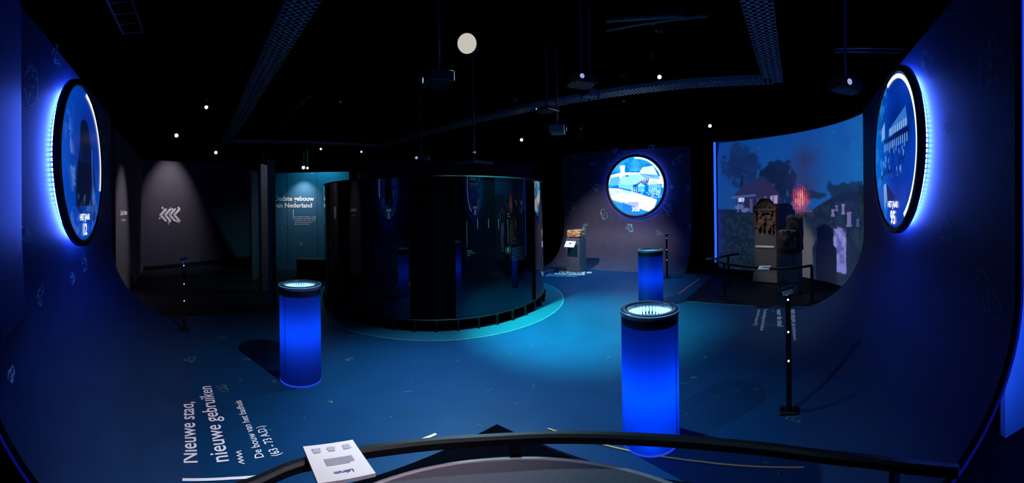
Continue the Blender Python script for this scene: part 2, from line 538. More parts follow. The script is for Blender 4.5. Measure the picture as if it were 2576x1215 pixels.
MB().lathe([(0, .003), (DR + .33, .003)], DC, 128).build('floor_disc', M['disc_floor'], BF, 'pale teal round disc painted around the black drum')
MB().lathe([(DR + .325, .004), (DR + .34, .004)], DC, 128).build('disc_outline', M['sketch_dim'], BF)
cl = MB().box((-1.5, 5, 4.35), (23, 18, .1)).build('ceiling', M['ceiling']); cl['kind'] = 'structure'
for nm, c, s_ in (('wall_left', (-13, 5, 2.15), (.1, 18, 4.3)), ('wall_right', (10, 5, 2.15), (.1, 18, 4.3)),
                  ('wall_back', (-1.5, 14, 2.15), (23, .1, 4.3)), ('wall_front', (-1.5, -4, 2.15), (23, .1, 4.3))):
    o = MB().box(c, s_).build(nm, M['black_wall']); o['kind'] = 'structure'

pl = PL.build('wall_left', M['cove'], M['edge']); pr = PR.build('wall_right', M['cove'], M['edge']); pf = PF.build('wall_far', M['far_cove'], M['edge'])
# the folded end board of the left panel, beyond the seam
mb = MB(); zs = [.9, 1.4, 2.2, 3.0]
mb.loft([[PL.pt(-1.28, z, .004), PL.pt(-1.30, z, .02), PL.pt(-1.88, z, .15), PL.pt(-1.88, z, .004)] for z in zs], True, True)
mb.build('wall_board', M['cove'], pl)

# edge strips (blue light leaking around the panels)
def edge_strip(cove, t, name, m, parent, z0=.05, rad=.007, label=None):
    zz = [z for z in cove.zs() if z >= z0]
    P = [cove.pt(t, z, -.035) for z in zz]
    return MB().tube(P, rad, 8).build(name, m, parent, label)
edge_strip(PL, -1.90, 'light_strip', G['strip_dim'], pl, .02, label='dim blue light strip along the curved edge')
edge_strip(PR, -1.965, 'light_strip', G['strip_dim'], pr, .02, label='dim blue light strip along the curved edge')
edge_strip(PF, -.065, 'light_strip', G['strip_dim'], pf, .9, .008)

# drawings on the panels
def px_items(cove, lst):
    out = []
    for px, py, s in lst:
        h = cove.hit(px, py)
        if h: out.append((h[0], h[1], s))
    return out
PL.drawing(px_items(PL, [(75, 215, .16), (15, 100, .16), (140, 140, .12), (60, 590, .09), (245, 330, .17), (262, 400, .16), (268, 480, .15), (262, 560, .17), (210, 660, .12), (100, 740, .10), (20, 940, .05), (180, 700, .08), (255, 290, .1)]), M['sketch'], pl, 3)
PR.drawing(px_items(PR, [(2500, 160, .20), (2335, 150, .13), (2470, 330, .05), (2380, 575, .13), (2525, 400, .09), (2485, 735, .17), (2490, 545, .06), (2205, 300, .12), (2195, 470, .14), (2385, 320, .08), (2230, 590, .1)]), M['sketch_dim'], pr, 5)
PF.drawing(px_items(PF, [(1448, 395, .13), (1494, 413, .10), (1447, 437, .14), (1450, 478, .13), (1500, 470, .17), (1434, 522, .15), (1520, 540, .17), (1472, 570, .13), (1585, 573, .13), (1658, 585, .10), (1680, 525, .19), (1738, 475, .19), (1705, 405, .18), (1790, 452, .16), (1743, 565, .13), (1770, 525, .10), (1550, 380, .12), (1640, 372, .1), (1770, 400, .12), (1690, 470, .06)]), M['sketch'], pf, 11, .012)

# ------------------------------------------------------------------ floor lettering and lines
mb = MB()
text_floor(mb, 'Nieuwe stad,', (497, 1165), (486, 1012), (449, 1161), bold=.008)
text_floor(mb, 'nieuwe gebruiken', (576, 1161), (531, 972), (526, 1157), bold=.008)
text_floor(mb, 'De bouw van het badhuis', (664, 1151), (606, 1008), (640, 1152), bold=.008)
text_floor(mb, '(63 - 73 A.D.)', (706, 1145), (663, 1072), (680, 1146), bold=.008)
sq = []
for i in range(17):
    p = at_z(608 - 8 * i / 16, 1168 - 33 * i / 16); q = at_z(616, 1160) - at_z(602, 1160)
    sq.append(p + q.normalized() * (.018 * math.cos(i * math.pi / 2)) + Vector((0, 0, .004)))
mb.ribbon(sq, Vector((0, 0, 1)), .008)
mb.build('floor_lettering', M['print_w'], BF, 'white lettering Nieuwe stad, nieuwe gebruiken')
mb = MB()
text_floor(mb, 'Een nieuw pronkstuk', (1988, 779), (1997, 858), (2004, 779), bold=.01)
text_floor(mb, 'voor de stad', (1954, 779), (1956, 822), (1968, 779), bold=.01)
text_floor(mb, '~', (1942, 780), (1944, 786), (1947, 780))
text_floor(mb, 'De uitbreiding van het badhuis', (1922, 779), (1912, 832), (1931, 779))
text_floor(mb, '(rond eind 1e eeuw A.D.)', (1907, 779), (1896, 820), (1915, 779))
mb.build('floor_lettering', M['print_w'], BF, 'white lettering Een nieuw pronkstuk voor de stad')
mb = MB()
text_floor(mb, 'Verwoesting en', (1402, 686), (1487, 688), (1406, 680.5), bold=.015)
text_floor(mb, 'wederopbouw', (1391, 690.5), (1471, 693.0), (1396, 684.8), bold=.015)
text_floor(mb, 'Na de verwoesting wordt de stad weer', (1378, 690.5), (1440, 693), (1380, 688.3))
text_floor(mb, 'opgebouwd (vanaf de 3e eeuw A.D.)', (1372, 694), (1450, 696.5), (1374, 691.5))
mb.build('floor_lettering', M['print_w'], BF, 'white lettering Verwoesting en wederopbouw')

def fline(name, pix, w, m, label):
    P = [at_z(*p) for p in pix]
    for p in P: p.z = .005
    return MB().ribbon(P, Vector((0, 0, 1)), w).build(name, m, BF, label)
fline('line_marking', [(1097, 1093), (1010, 1126), (800, 1178), (580, 1205), (445, 1208)], .022, M['print_w'], 'straight white line near the cream sign')
fline('line_marking', [(1378, 1079), (1500, 1115), (1700, 1155), (1765, 1163), (1850, 1172), (1960, 1177), (2030, 1177)], .014, M['print_gold'], 'thin gold line behind the front rail')
fline('line_marking', [(1707, 740), (1760, 701)], .035, M['print_red'], 'short red line beside the dark corner')
fline('line_marking', [(1352, 687), (1391, 680)], .035, M['print_red'], 'short red line beside the drum')
fline('line_marking', [(446, 797), (700, 783.5)], .012, M['sketch'], 'thin pale line at the dark plank floor')
fline('line_marking', [(1722, 758), (2028, 773)], .02, M['sketch_dim'], 'pale line edging the dark corner floor')
rnd = random.Random(21); mb = MB()
def floor_sketch(px, py, s, flat=1.0):
    c = at_z(px, py)
    for plq in sketch(rnd, s):
        mb.ribbon([c + Vector((x, y * flat, .004)) for x, y in plq], Vector((0, 0, 1)), .007)
for a in ((478, 905, .10), (560, 978, .07), (2000, 1055, .07), (1938, 818, .07), (1745, 950, .03), (640, 790, .05), (880, 905, .05), (1925, 1168, .025), (1960, 1190, .02), (830, 1010, .03), (690, 960, .03), (560, 850, .06), (620, 905, .05), (1900, 980, .025), (1775, 900, .03), (1700, 905, .02)):
    floor_sketch(*a)
for i in range(60):
    px, py = rnd.uniform(460, 1950), rnd.uniform(800, 1080); c = at_z(px, py)
    if (c - DC).length < DR + .4: continue
    a = rnd.uniform(0, 3.14); l = rnd.uniform(.01, .10)
    mb.ribbon([c + Vector((0, 0, .004)), c + Vector((math.cos(a) * l, math.sin(a) * l, .004))], Vector((0, 0, 1)), .004)
mb.build('floor_drawing', M['sketch_dim'], BF, 'small pale scratch drawings scattered over the blue floor')

# ------------------------------------------------------------------ left back: walls, slats, bench
def wall_seg(name, a, b, z0, z1, m, th=.08):
    a, b = Vector((a[0], a[1], 0)), Vector((b[0], b[1], 0)); c = (a + b) / 2; X = (b - a)
    o = MB().box((c.x, c.y, (z0 + z1) / 2), (X.length, th, z1 - z0), X).build(name, m); o['kind'] = 'structure'
    return o
aw0, aw1 = Vector((-8.35, 5.15, 0)), Vector((-7.75, 9.3, 0))
wa = wall_seg('wall_arrow', aw0, aw1, 0, 2.95, M['purple'])
awn = Vector((aw1 - aw0).normalized().cross(Vector((0, 0, 1)))); awn = awn if awn.dot(-aw0) > 0 else -awn
lw0, lw1 = Vector((-5.32, 2.85, 0)), Vector((-8.25, 5.26, 0))
wl = wall_seg('wall_luna', lw0, lw1, 0, 2.95, M['purple'])
lwn = (lw1 - lw0).normalized().cross(Vector((0, 0, 1))); lwn = lwn if lwn.dot(-lw0) > 0 else -lwn
ow0, ow1 = Vector((-7.75, 9.3, 0)), Vector((1.4, 11.2, 0))
ow0 = at_d(640, 518, 9.9); ow1 = at_d(850, 518, 9.6); ow0.z = ow1.z = 0
wo = wall_seg('wall_pale', ow0, ow1 + (ow1 - ow0).normalized() * .3, 0, 2.54, M['pale'])
own = (ow1 - ow0).normalized().cross(Vector((0, 0, 1))); own = own if own.dot(-ow0) > 0 else -own
o2a = ow1 + (ow1 - ow0).normalized() * .3
wr = wall_seg('wall_rear', o2a + Vector((0, .5, 0)), Vector((1.0, 11.6, 0)), 0, 2.9, M['black_wall'])
MB().box((aw0 + aw1) / 2 + awn * .07 + Vector((0, 0, .05)), ((aw1 - aw0).length, .05, .10), aw1 - aw0).build('baseboard', M['black_metal'], wa)

# chevrons with pebbles on the arrow wall
def on(p0, n, px, py, lift=.045):
    return at_plane(px, py, Vector(p0) + Vector(n) * lift, Vector(n))
mb = MB()
for k in range(4):
    x = 404 + 11.5 * k
    for dy in (-1, 1):
        a = on(aw0, awn, x, 541); b = on(aw0, awn, x + 13, 541 + dy * 14.5)
        d = (b - a).normalized(); side = d.cross(awn).normalized() * .034
        mb.prism([a - side - d * .03, b - side, b + d * .04, b + side, a + side + d * .0], awn * .004)
rnd = random.Random(4)
for (x, y, r_) in ((409, 523, .035), (413, 529, .03), (433, 526, .03), (449, 523, .04), (446, 530, .02), (403, 543, .02), (402, 549, .03), (426, 557, .045), (424, 563, .02), (446, 556, .045), (450, 560, .02), (429, 522, .015)):
    c = on(aw0, awn, x, y); X = (aw1 - aw0).normalized(); Z = Vector((0, 0, 1))
    mb.add([c + X * r_ * rnd.uniform(.75, 1.1) * math.cos(t) + Z * r_ * rnd.uniform(.75, 1.1) * math.sin(t) for t in [2 * math.pi * i / 9 for i in range(9)]], [tuple(range(9))])
mb.build('wall_arrows', M['print_w'], wa, 'four white chevrons with pebble dots pointing left')
mb = MB()
X = (lw1 - lw0).normalized(); X = X if X.dot(Vector((1, 0, 0))) > 0 else -X
def wtext(mb, body, p0, n, A, B, cap_px, bold=0.0, lift=.046):
    a, b = on(p0, n, *A, lift), on(p0, n, *B, lift); c = on(p0, n, A[0], A[1] - cap_px, lift)
    text_flat(mb, body, a, b - a, Vector((0, 0, 1)), (b - a).length, (c - a).length, bold)
wtext(mb, 'Luna bene', lw0, lwn, (303, 541), (320, 540), 15, .02)
wtext(mb, '~ gebruik ~', lw0, lwn, (305, 556), (318, 555), 6)
mb.build('wall_lettering', M['print_w'], wl)
mb = MB()
wtext(mb, 'Oudste gebouw', ow0, own, (689, 505), (790, 505), 11.5, .02)
wtext(mb, 'van Nederland', ow0, own, (689, 522), (785, 522), 11.5, .02)
for i, s_ in enumerate(('Het badhuis in Heerlen, vroeger', 'Coriovallum, werd gebouwd zijn', 'tussen 63 en 73 na Chr. en is', 'daarmee het oudste stenen', 'gebouw van Nederland.')):
    wtext(mb, s_, ow0, own, (741, 546.5 + i * 4.6), (741 + len(s_) * 1.78, 546.5 + i * 4.6), 2.6, .01)
a, b = on(ow0, own, 738, 527), on(ow0, own, 738, 551)
mb.ribbon([a, b], own, .012)
mb.build('wall_lettering', M['print_w'], wo)
rnd = random.Random(9); mb = MB()
for (x, y, s_) in ((757, 613, .06), (710, 575, .03), (784, 437, .04), (712, 600, .02), (727, 565, .015)):
    c = on(ow0, own, x, y); Xo = (ow1 - ow0).normalized()
    for plq in sketch(rnd, s_):
        mb.ribbon([c + Xo * q[0] + Vector((0, 0, q[1])) for q in plq], own, .008)
mb.build('wall_drawing', M['sketch'], wo)
mb = MB()
for x in (722, 797):
    a = on(ow0, own, x, 440, .042); mb.ribbon([Vector((a.x, a.y, .02)), Vector((a.x, a.y, 2.53))], own, .008)
mb.build('wall_seam', M['edge'], wo)
bp = at_d(795, 690, 8.5)
t = thing('bench', 'low black block bench in front of the petrol wall beside the drum', 'bench', (bp.x, bp.y, 0))
Xo = (ow1 - ow0).normalized()
MB().box((bp.x, bp.y, .21), (.85, .38, .42), Xo, bev=.015).build('bench_base', M['black_matt'], t)
MB().box((bp.x, bp.y, .44), (.87, .40, .04), Xo, bev=.012).build('seat', M['black_metal'], t)

# three tall slats
sl = [((632, 708), (648, 700), 2.45), ((656, 738), (676, 722), 2.46), ((680, 775), (692, 762), 2.40)]
slab = ['narrow grey slat standing farthest from the blue column, left of three', 'middle slat of the three tall slats beside the petrol wall', 'darkest slat of three, its edge crossing the petrol wall title']
for i, (A, B, h) in enumerate(sl):
    a = at_z(*A); v = (at_d(B[0], B[1], math.hypot(a.x, a.y) + .30)); v.z = 0
    d = (v - a); d.z = 0
    c = a + d * .5
    t = thing('tall_slat', slab[i], 'slat', (c.x, c.y, 0), group='tall slats by the petrol wall')
    MB().box((c.x, c.y, h / 2), (d.length, .055, h), d, bev=.004).build('board', M['slat'], t)
    MB().cyl((c.x, c.y, h), (c.x, c.y, 4.3), .006, n=8).build('hanger', M['black_metal'], t)
    MB().box((c.x, c.y, .01), (d.length + .02, .075, .02), d).build('foot_plate', M['black_metal'], t)

# ------------------------------------------------------------------ pictures painted for the screens
class Pic:
    def __init__(s, X, Y, seed=1):
        s.X, s.Y = X, Y; s.c = np.zeros(X.shape + (3,)); s.r = np.random.RandomState(seed)
    def put(s, mask, col, a=1.0):
        mk = (mask.astype(float) * a)[..., None]; s.c = s.c * (1 - mk) + np.array(lin(col)) * mk
    def poly(s, pts, col, a=1.0, soft=0):
        s.put(s.mask(pts), col, a)
    def mask(s, pts):
        m_ = np.zeros(s.X.shape, bool); n = len(pts)
        for i in range(n):
            (x1, y1), (x2, y2) = pts[i], pts[(i + 1) % n]
            if y1 == y2: continue
            cond = ((y1 > s.Y) != (y2 > s.Y)) & (s.X < (x2 - x1) * (s.Y - y1) / (y2 - y1) + x1)
            m_ ^= cond
        return m_
    def rect(s, x0, y0, x1, y1, col, a=1.0):
        s.put((s.X >= x0) & (s.X <= x1) & (s.Y >= y0) & (s.Y <= y1), col, a)
    def blob(s, x, y, rx, ry, col, a=1.0, p=1.0):
        d = ((s.X - x) / rx) ** 2 + ((s.Y - y) / ry) ** 2
        s.put(np.exp(-d * p), col, a)
    def ell(s, x, y, rx, ry, col, a=1.0):
        s.put(((s.X - x) / rx) ** 2 + ((s.Y - y) / ry) ** 2 < 1, col, a)
    ax = 1.0
    def noise(s, scale, octv=4):
        out = np.zeros(s.X.shape); amp = 1; tot = 0
        x0, y0 = s.X.min(), s.Y.min()
        for o in range(octv):
            f = scale * 2 ** o
            gx = (s.X - x0) * f * s.ax; gy = (s.Y - y0) * f
            G_ = s.r.rand(int(gy.max()) + 3, int(gx.max()) + 3)
            ix, iy = gx.astype(int), gy.astype(int); fx, fy = gx - ix, gy - iy
            fx, fy = fx * fx * (3 - 2 * fx), fy * fy * (3 - 2 * fy)
            out += amp * (G_[iy, ix] * (1-fx) * (1-fy) + G_[iy, ix+1] * fx * (1-fy) + G_[iy+1, ix] * (1-fx) * fy + G_[iy+1, ix+1] * fx * fy)
            tot += amp; amp *= .55
        return out / tot

def color_attr(me, rgb):
    ca = me.color_attributes.new('Col', 'FLOAT_COLOR', 'POINT')
    buf = np.ones((len(rgb), 4), np.float32); buf[:, :3] = rgb
    ca.data.foreach_set('color', buf.ravel())

def pic_left(p):
    p.c[:] = np.array(lin((0, 66, 190)))
    n = p.noise(2.2); n2 = p.noise(7)
    p.put(np.clip(p.X * .6 + .45, 0, 1), (2, 40, 150), .6)
    p.put(np.clip(n * 2 - .8, 0, 1), (0, 100, 225), .5)
    p.put(np.clip(.2 + p.Y, 0, 1) * np.clip(p.X + .2, 0, 1), (10, 30, 140), .6)
    ridge = np.exp(-((p.X + .55 + .12 * np.sin(p.Y * 4)) / .12) ** 2) * (n2 > .52)
    p.put(ridge * np.clip(.8 - np.abs(p.Y + .1), 0, 1), (120, 175, 230), .7)
    p.blob(.1, -.05, .55, .75, (0, 14, 80), .85)
    p.poly([(-.18, .52), (0, .60), (.2, .55), (.3, .35), (.45, .1), (.62, -.25), (.6, -.75), (.25, -.8), (-.1, -.7), (-.42, -.55), (-.35, -.1), (-.2, .2)], (1, 10, 55), .8)
    p.ell(.05, .35, .24, .25, (0, 8, 45), .8)
    p.poly([(-.28, .02), (.35, .02), (.42, -.4), (.3, -.65), (-.3, -.6), (-.38, -.4)], (0, 8, 34), .8)
    p.put(np.exp(-((p.X - .42 - .3 * (p.Y < 0) * -p.Y * .5) / .03) ** 2) * (np.abs(p.Y + .1) < .35), (70, 120, 220), .5)
    p.blob(.5, -.42, .1, .12, (60, 130, 235), .7)
    p.put(np.exp(-((p.X - .15) / .35) ** 2) * (p.Y < -.55) , (0, 80, 215), .55)
    p.put(np.clip(n2 * 2 - 1.05, 0, 1) * (p.Y < -.4), (120, 180, 240), .35)

def pic_right(p):
    p.c[:] = np.array(lin((0, 58, 185)))
    n = p.noise(2.5); n2 = p.noise(8)
    p.put(np.clip(n * 2 - .75, 0, 1), (0, 30, 120), .7)
    p.put(np.clip(-p.X - .1, 0, 1), (0, 120, 225), .8)
    p.blob(.1, .35, .6, .3, (0, 20, 90), .6)
    p.poly([(-.2, .32), (.55, .47), (.62, .24), (-.2, .22)], (60, 130, 220), .8)
    for k in range(9):
        p.rect(-.15 + k * .085, .23, -.10 + k * .085, .33, (150, 190, 235), .8)
    p.poly([(-.58, .4), (-.4, .47), (-.4, .24), (-.6, .22)], (140, 190, 240), .8)
    p.rect(-.45, .12, .68, .21, (0, 16, 70), .8)
    for k in range(13):
        p.rect(-.45 + k * .085, .05, -.41 + k * .085, .15, (120, 175, 235), .85)
    r = p.r
    for k in range(70):
        x, y = r.uniform(-.65, .5), r.uniform(-.32, .04); w_ = .02
        p.ell(x, y, w_, .035, (0, 14, 70) if k % 3 else (90, 160, 230), .8)
    p.poly([(-.5, -.42), (-.35, -.40), (-.3, -.62), (-.45, -.78)], (130, 185, 235), .85)
    p.poly([(-.35, -.40), (.1, -.6), (-.1, -.7), (-.3, -.62)], (0, 12, 60), .8)
    p.put((n2 > .58) * (p.X < -.3), (60, 150, 235), .4)
    p.put(np.clip(-p.Y - .6, 0, 1) * 2, (0, 70, 210), .6)

def pic_far(p):
    p.c[:] = np.array(lin((0, 120, 225)))
    n = p.noise(3); n2 = p.noise(9)
    p.put(np.clip(p.Y - .35, 0, 1) * 2, (0, 140, 215), .8)
    p.put(np.clip(n * 2 - 1, 0, 1) * (p.Y > .5), (90, 215, 245), .8)
    p.poly([(-1, .38), (-.5, .48), (.15, .45), (.5, .3), (1, .3), (1, .05), (-1, .05)], (235, 255, 255))
    p.rect(-.55, .42, -.38, .72, (235, 252, 255)); p.rect(-.57, .60, -.36, .72, (200, 240, 250), .7)
    p.poly([(-.9, .3), (-.6, .35), (-.5, .1), (-1, -.05)], (40, 180, 235), .9)
    p.poly([(.25, .62), (.62, .66), (.8, .30), (.12, .42)], (225, 245, 252), .9)
    p.poly([(.12, .42), (.8, .34), (.85, .2), (.3, .25)], (60, 170, 230), .8)
    p.poly([(-.45, .36), (.1, .40), (.3, .22), (-.05, .02), (-.62, .12)], (150, 235, 250), .95)
    p.rect(-.36, .33, -.24, .37, (0, 70, 150), .9)
    p.poly([(-.05, .02), (.3, .22), (.5, .3), (.45, .08), (.05, -.14)], (20, 90, 190), .9)
    for k in range(4): p.rect(.26 + k * .07, .12 + .03 * k, .29 + k * .07, .22 + .03 * k, (220, 245, 255), .9)
    p.poly([(-.62, .1), (-.05, .02), (-.03, -.16), (-.6, -.04)], (120, 225, 245), .95)
    p.rect(-.10, -.24, .02, .05, (0, 80, 190), .9)
    for k in range(3): p.rect(-.13 + k * .07, -.24, -.11 + k * .07, -.04, (230, 250, 255), .9)
    p.poly([(.05, -.02), (.18, .10), (.36, -.02)], (170, 240, 250)); p.rect(.08, -.2, .32, -.02, (90, 205, 240), .95)
    p.poly([(.42, .02), (.62, .18), (.9, .04)], (190, 245, 252)); p.rect(.46, -.3, .88, .02, (130, 220, 245), .9)
    for k in range(6): p.rect(.48 + k * .07, -.28, .50 + k * .07, .0, (20, 130, 210), .7)
    for k in range(60):
        x, y = p.r.uniform(.3, .95), p.r.uniform(-.45, -.1); p.ell(x, y, .02, .025, (10, 110, 210) if k % 2 else (220, 250, 255), .7)
    p.poly([(-1, -.05), (-.6, -.08), (.1, -.26), (.75, -.48), (.6, -.9), (.35, -.85), (-.3, -.62), (-.9, -.55)], (250, 254, 255))
    p.put((n2 > .55) * (p.Y < -.12) * (p.Y > -.3) * (p.X < .3), (120, 225, 250), .7)
    p.poly([(-.9, -.45), (-.3, -.62), (.35, -.86), (.1, -1.1), (-1, -1.1)], (20, 150, 235), .95)
    p.put((n > .5) * (p.Y < -.55) * (p.X < .3), (0, 110, 220), .6)
    p.put(np.clip((p.X**2 + p.Y**2 - .78) * 5, 0, 1), (0, 150, 235), .5)

def round_screen(name, cove, t, zc, R, painter, label, arc, lines, led, strength, N=210, leds=110):
    n, u = cove.n, cove.u
    base = cove.pt(t, zc)
    right = Vector((0, 0, 1)).cross(n)          # the viewer's right when facing the screen
    up = Vector((0, 0, 1))
    root = thing('round_screen', label, 'screen', base, group='round year screens on the curved walls')
    def P(x, y, o): return base + right * x + up * y + n * o
    Rn = R * .93
    # standoff drum behind
    bk = MB().lathe([(0, .0), (R * .86, .0), (R * .86, .047), (0, .047)], base, 64, right, up, n).build('backing', M['bezel'], root)
    mb = MB()
    for k in range(leds):
        a = 2 * math.pi * k / leds; d = 2 * math.pi / leds * .33
        q = [(R * .90 * math.cos(a + e), R * .90 * math.sin(a + e)) for e in (-d, d)]
        mb.add([P(*q[0], .012), P(*q[1], .012), P(*q[1], .042), P(*q[0], .042)], [(0, 1, 2, 3)])
        q2 = [(x * .97, y * .97) for x, y in q]
        mb.add([P(*q[0], .012), P(*q[1], .012), P(*q2[1], .012), P(*q2[0], .012)], [(0, 1, 2, 3)])
        mb.add([P(*q[0], .042), P(*q[1], .042), P(*q2[1], .042), P(*q2[0], .042)], [(0, 1, 2, 3)])
    mb.build('led_strip', led, bk, 'glowing blue strip of small lights behind the rim')
    bz = [(R * .90, .049), (R * .985, .049), (R, .057), (R, .105), (R * .99, .115), (R * .94, .115), (R * .925, .108), (R * .90, .049)]
    MB().lathe(bz, base, 96, right, up, n).build('bezel', M['bezel'], root)
    g = np.linspace(-1, 1, N); X, Y = np.meshgrid(g, g)
    p = Pic(X, Y, 5); painter(p)
    V = [P(x * Rn, y * Rn, .095) for y in g for x in g]
    rad = X ** 2 + Y ** 2
    F = [(j * N + i, j * N + i + 1, (j + 1) * N + i + 1, (j + 1) * N + i) for j in range(N - 1) for i in range(N - 1) if max(rad[j, i], rad[j, i+1], rad[j+1, i], rad[j+1, i+1]) < 1.0]
    mb = MB(); mb.add(V, F)
    inv = WM[root.name].inverted()
    me = bpy.data.meshes.new('display'); me.from_pydata([tuple(inv @ Vector(v)) for v in V], [], F)
    color_attr(me, np.clip(p.c.reshape(-1, 3), 0, 1)); me.materials.append(screen_mat('display ' + label[:20], strength))
    o = link(bpy.data.objects.new('display', me)); o.parent = root; WM[o.name] = WM[root.name]
    # progress arc
    mb = MB(); a0, a1 = arc; K = 60
    for k in range(K):
        e = [math.radians(90 - (a0 + (a1 - a0) * (k + d) / K)) for d in (0, 1)]
        ri, ro = R * .855, R * .905
        mb.add([P(ri*math.cos(e[0]), ri*math.sin(e[0]), .10), P(ro*math.cos(e[0]), ro*math.sin(e[0]), .10), P(ro*math.cos(e[1]), ro*math.sin(e[1]), .10), P(ri*math.cos(e[1]), ri*math.sin(e[1]), .10)], [(0, 1, 2, 3)])
    mb.build('progress_arc', G['arc'], o, 'bright white arc along the edge of the picture')
    mb = MB()
    for body, y, cap, bold in lines:
        text_flat(mb, body, P(.0, y * R, .102), right, up, None, cap * R, bold, center=True)
    mb.build('year_lettering', G['text'], o, 'white lettering with the year')
    return root

t_, z_ = 0.0, 2.086
round_screen('s', PL, 0.02, 2.06, .815, pic_left, 'tall looking round screen with a dark hooded figure and the year 12', (6, 109), [('HET JAAR', -.68, .075, .03), ('12', -.86, .14, .03)], G['ring'], .95)
round_screen('s', PR, 0.0, 2.10, .815, pic_right, 'round screen with pale facades and a crowd and the year 95', (-14, 150), [('HET JAAR', -.68, .075, .03), ('95', -.88, .16, .03)], G['ring'], .9)
hf = PF.hit(1602, 468)
round_screen('s', PF, hf[0], hf[1], .84, pic_far, 'brightest round screen, a white village picture, on the far wall', (-2, 95), [('305', -.80, .13, .04)], G['ring_far'], 1.25, leds=140)

# ------------------------------------------------------------------ the drum
def drum_hit(px, py=600, R=DR):
    r = ray(px, py); o = Vector((0, 0, EYE)) - DC
    a = r.x ** 2 + r.y ** 2; b = 2 * (o.x * r.x + o.y * r.y); c = o.x ** 2 + o.y ** 2 - R * R
    D = max(0, b * b - 4 * a * c); k = (-b - math.sqrt(D)) / (2 * a)
    p = Vector((0, 0, EYE)) + r * k
    return math.atan2(p.y - DC.y, p.x - DC.x), p.z
DZ = 1.985
drum = thing('display_drum', 'large round drum of glossy black curved panels in the middle of the room', 'display drum', DC)
def dp(a, R, z): return DC + Vector((math.cos(a) * R, math.sin(a) * R, z))
a1, a2, a3, a4 = drum_hit(1031)[0], drum_hit(1145)[0], drum_hit(1337)[0], drum_hit(1346)[0]
if a2 < a1: a1 -= 2 * math.pi
def arc_panel(A, B, Ro, Ri, z0, z1, name, m, label=None):
    K = max(6, int((B - A) / .04)); mb = MB()
    R_ = [[dp(A + (B - A) * k / K, Ri, z0), dp(A + (B - A) * k / K, Ro, z0), dp(A + (B - A) * k / K, Ro, z1), dp(A + (B - A) * k / K, Ri, z1)] for k in range(K + 1)]
    fs = MB()
    n_ = 4
    for (i, j, sm) in ((0, 1, False), (1, 2, True), (2, 3, False), (3, 0, True)):
        fs.add([q for r_ in R_ for q in (r_[i], r_[j])], [(2*k, 2*k+2, 2*k+3, 2*k+1) for k in range(K)], sm)
    fs.add(R_[0], [(0, 1, 2, 3)]); fs.add(R_[-1], [(3, 2, 1, 0)])
    return fs.build(name, m, drum, label)
PI2 = 2 * math.pi
arc_panel(a2, a3, DR, DR - .03, .15, DZ, 'glass_panel', M['glass_black'], 'glossy panel with a timeline printed on it')
arc_panel(a4, a4 + 1.6, DR, DR - .03, .15, DZ, 'glass_panel', M['glass_black'])
arc_panel(a4 + 1.61, a1 + PI2 - 1.61, DR, DR - .03, .15, DZ, 'glass_panel', M['glass_black'])
arc_panel(a1 + PI2 - 1.6, a1 + PI2, DR, DR - .03, .15, DZ, 'glass_panel', M['glass_black'])
arc_panel(a1 + .004, a2 - .004, DR - .02, DR - .08, 0.02, DZ - .01, 'door_panel', M['black_matt'], 'matt black door section between the glossy panels')
MB().lathe([(DR + .005, DZ), (DR + .005, DZ + .02), (DR - .06, DZ + .02), (DR - .06, DZ)], DC, 128, close=True).build('top_rim', M['black_metal'], drum)
MB().lathe([(0, DZ - .04), (DR - .05, DZ - .04)], DC, 96).build('roof', M['black_matt'], drum)
MB().lathe([(DR - .09, .0), (DR - .09, DZ - .02)], DC, 128).build('inner_shell', M['black_matt'], drum)
MB().lathe([(DR + .006, .135), (DR + .006, .15), (DR - .05, .15), (DR - .05, .135)], DC, 128, close=True).build('bottom_rim', M['black_metal'], drum)
NF = 44
for k in range(NF):
    a = a2 + (k + .08) * PI2 / NF
    d = Vector((math.cos(a), math.sin(a), 0))
    if math.cos(a - math.atan2(-DC.y, -DC.x)) < .1: continue
    MB().box(DC + d * (DR - .035) + Vector((0, 0, .0675)), (.13, .025, .135), d).build('base_fin', M['black_metal'], drum)
def dw(mb, body, px, py, pw, ph, bold=0.0):
    A0, z0 = drum_hit(px, py); A1 = drum_hit(px + pw, py)[0]; z1 = drum_hit(px, py - ph)[1]
    text_fn(mb, body, lambda x, y: dp(A0 + (A1 - A0) * x, DR + .002, z0 + (z1 - z0) * y), bold)
def tick(mb, px, y0, y1, w_=.006):
    A, za = drum_hit(px, y0); zb = drum_hit(px, y1)[1]
    mb.ribbon([dp(A, DR + .003, za), dp(A, DR + .003, zb)], Vector((math.cos(A), math.sin(A), 0)), w_)
for x, y0, y1 in ((1174, 555, 622), (1201, 551, 575), (1228.5, 551, 575), (1254, 551, 575), (1277, 551, 613), (1297, 551, 575), (1314, 551, 575)):
    mb = MB(); tick(mb, x, y0, y1, .005); mb.build('timeline_tick', M['print_dim'], drum)
mb = MB()
dw(mb, 'Midden-', 1175, 633, 14, 4); dw(mb, 'Romeinse', 1175, 638.5, 19, 4); dw(mb, 'tijd', 1175, 644, 7, 4)
dw(mb, '85', 1276, 540, 4, 3.5); dw(mb, 'n.Chr.', 1276, 546, 8, 3)
for i, s_ in enumerate(('Keizer Domitianus geeft', 'het gebied tussen Maas', 'en Rijn de officiële status', 'van provincie van het', 'Romeinse Rijk: Germania', 'Inferior, met Keulen', 'als hoofdstad, en Xanten')):
    dw(mb, s_, 1288, 626.5 + i * 5, 29 - (i % 3), 3.2)
mb.build('panel_lettering', M['print_dim'], drum, 'small white text on the timeline panel')
mb = MB()
A, zz = drum_hit(1278, 629)
cir = [dp(A + .024 * math.cos(q) , DR + .003, zz + .046 * math.sin(q)) for q in [PI2 * i / 24 for i in range(25)]]
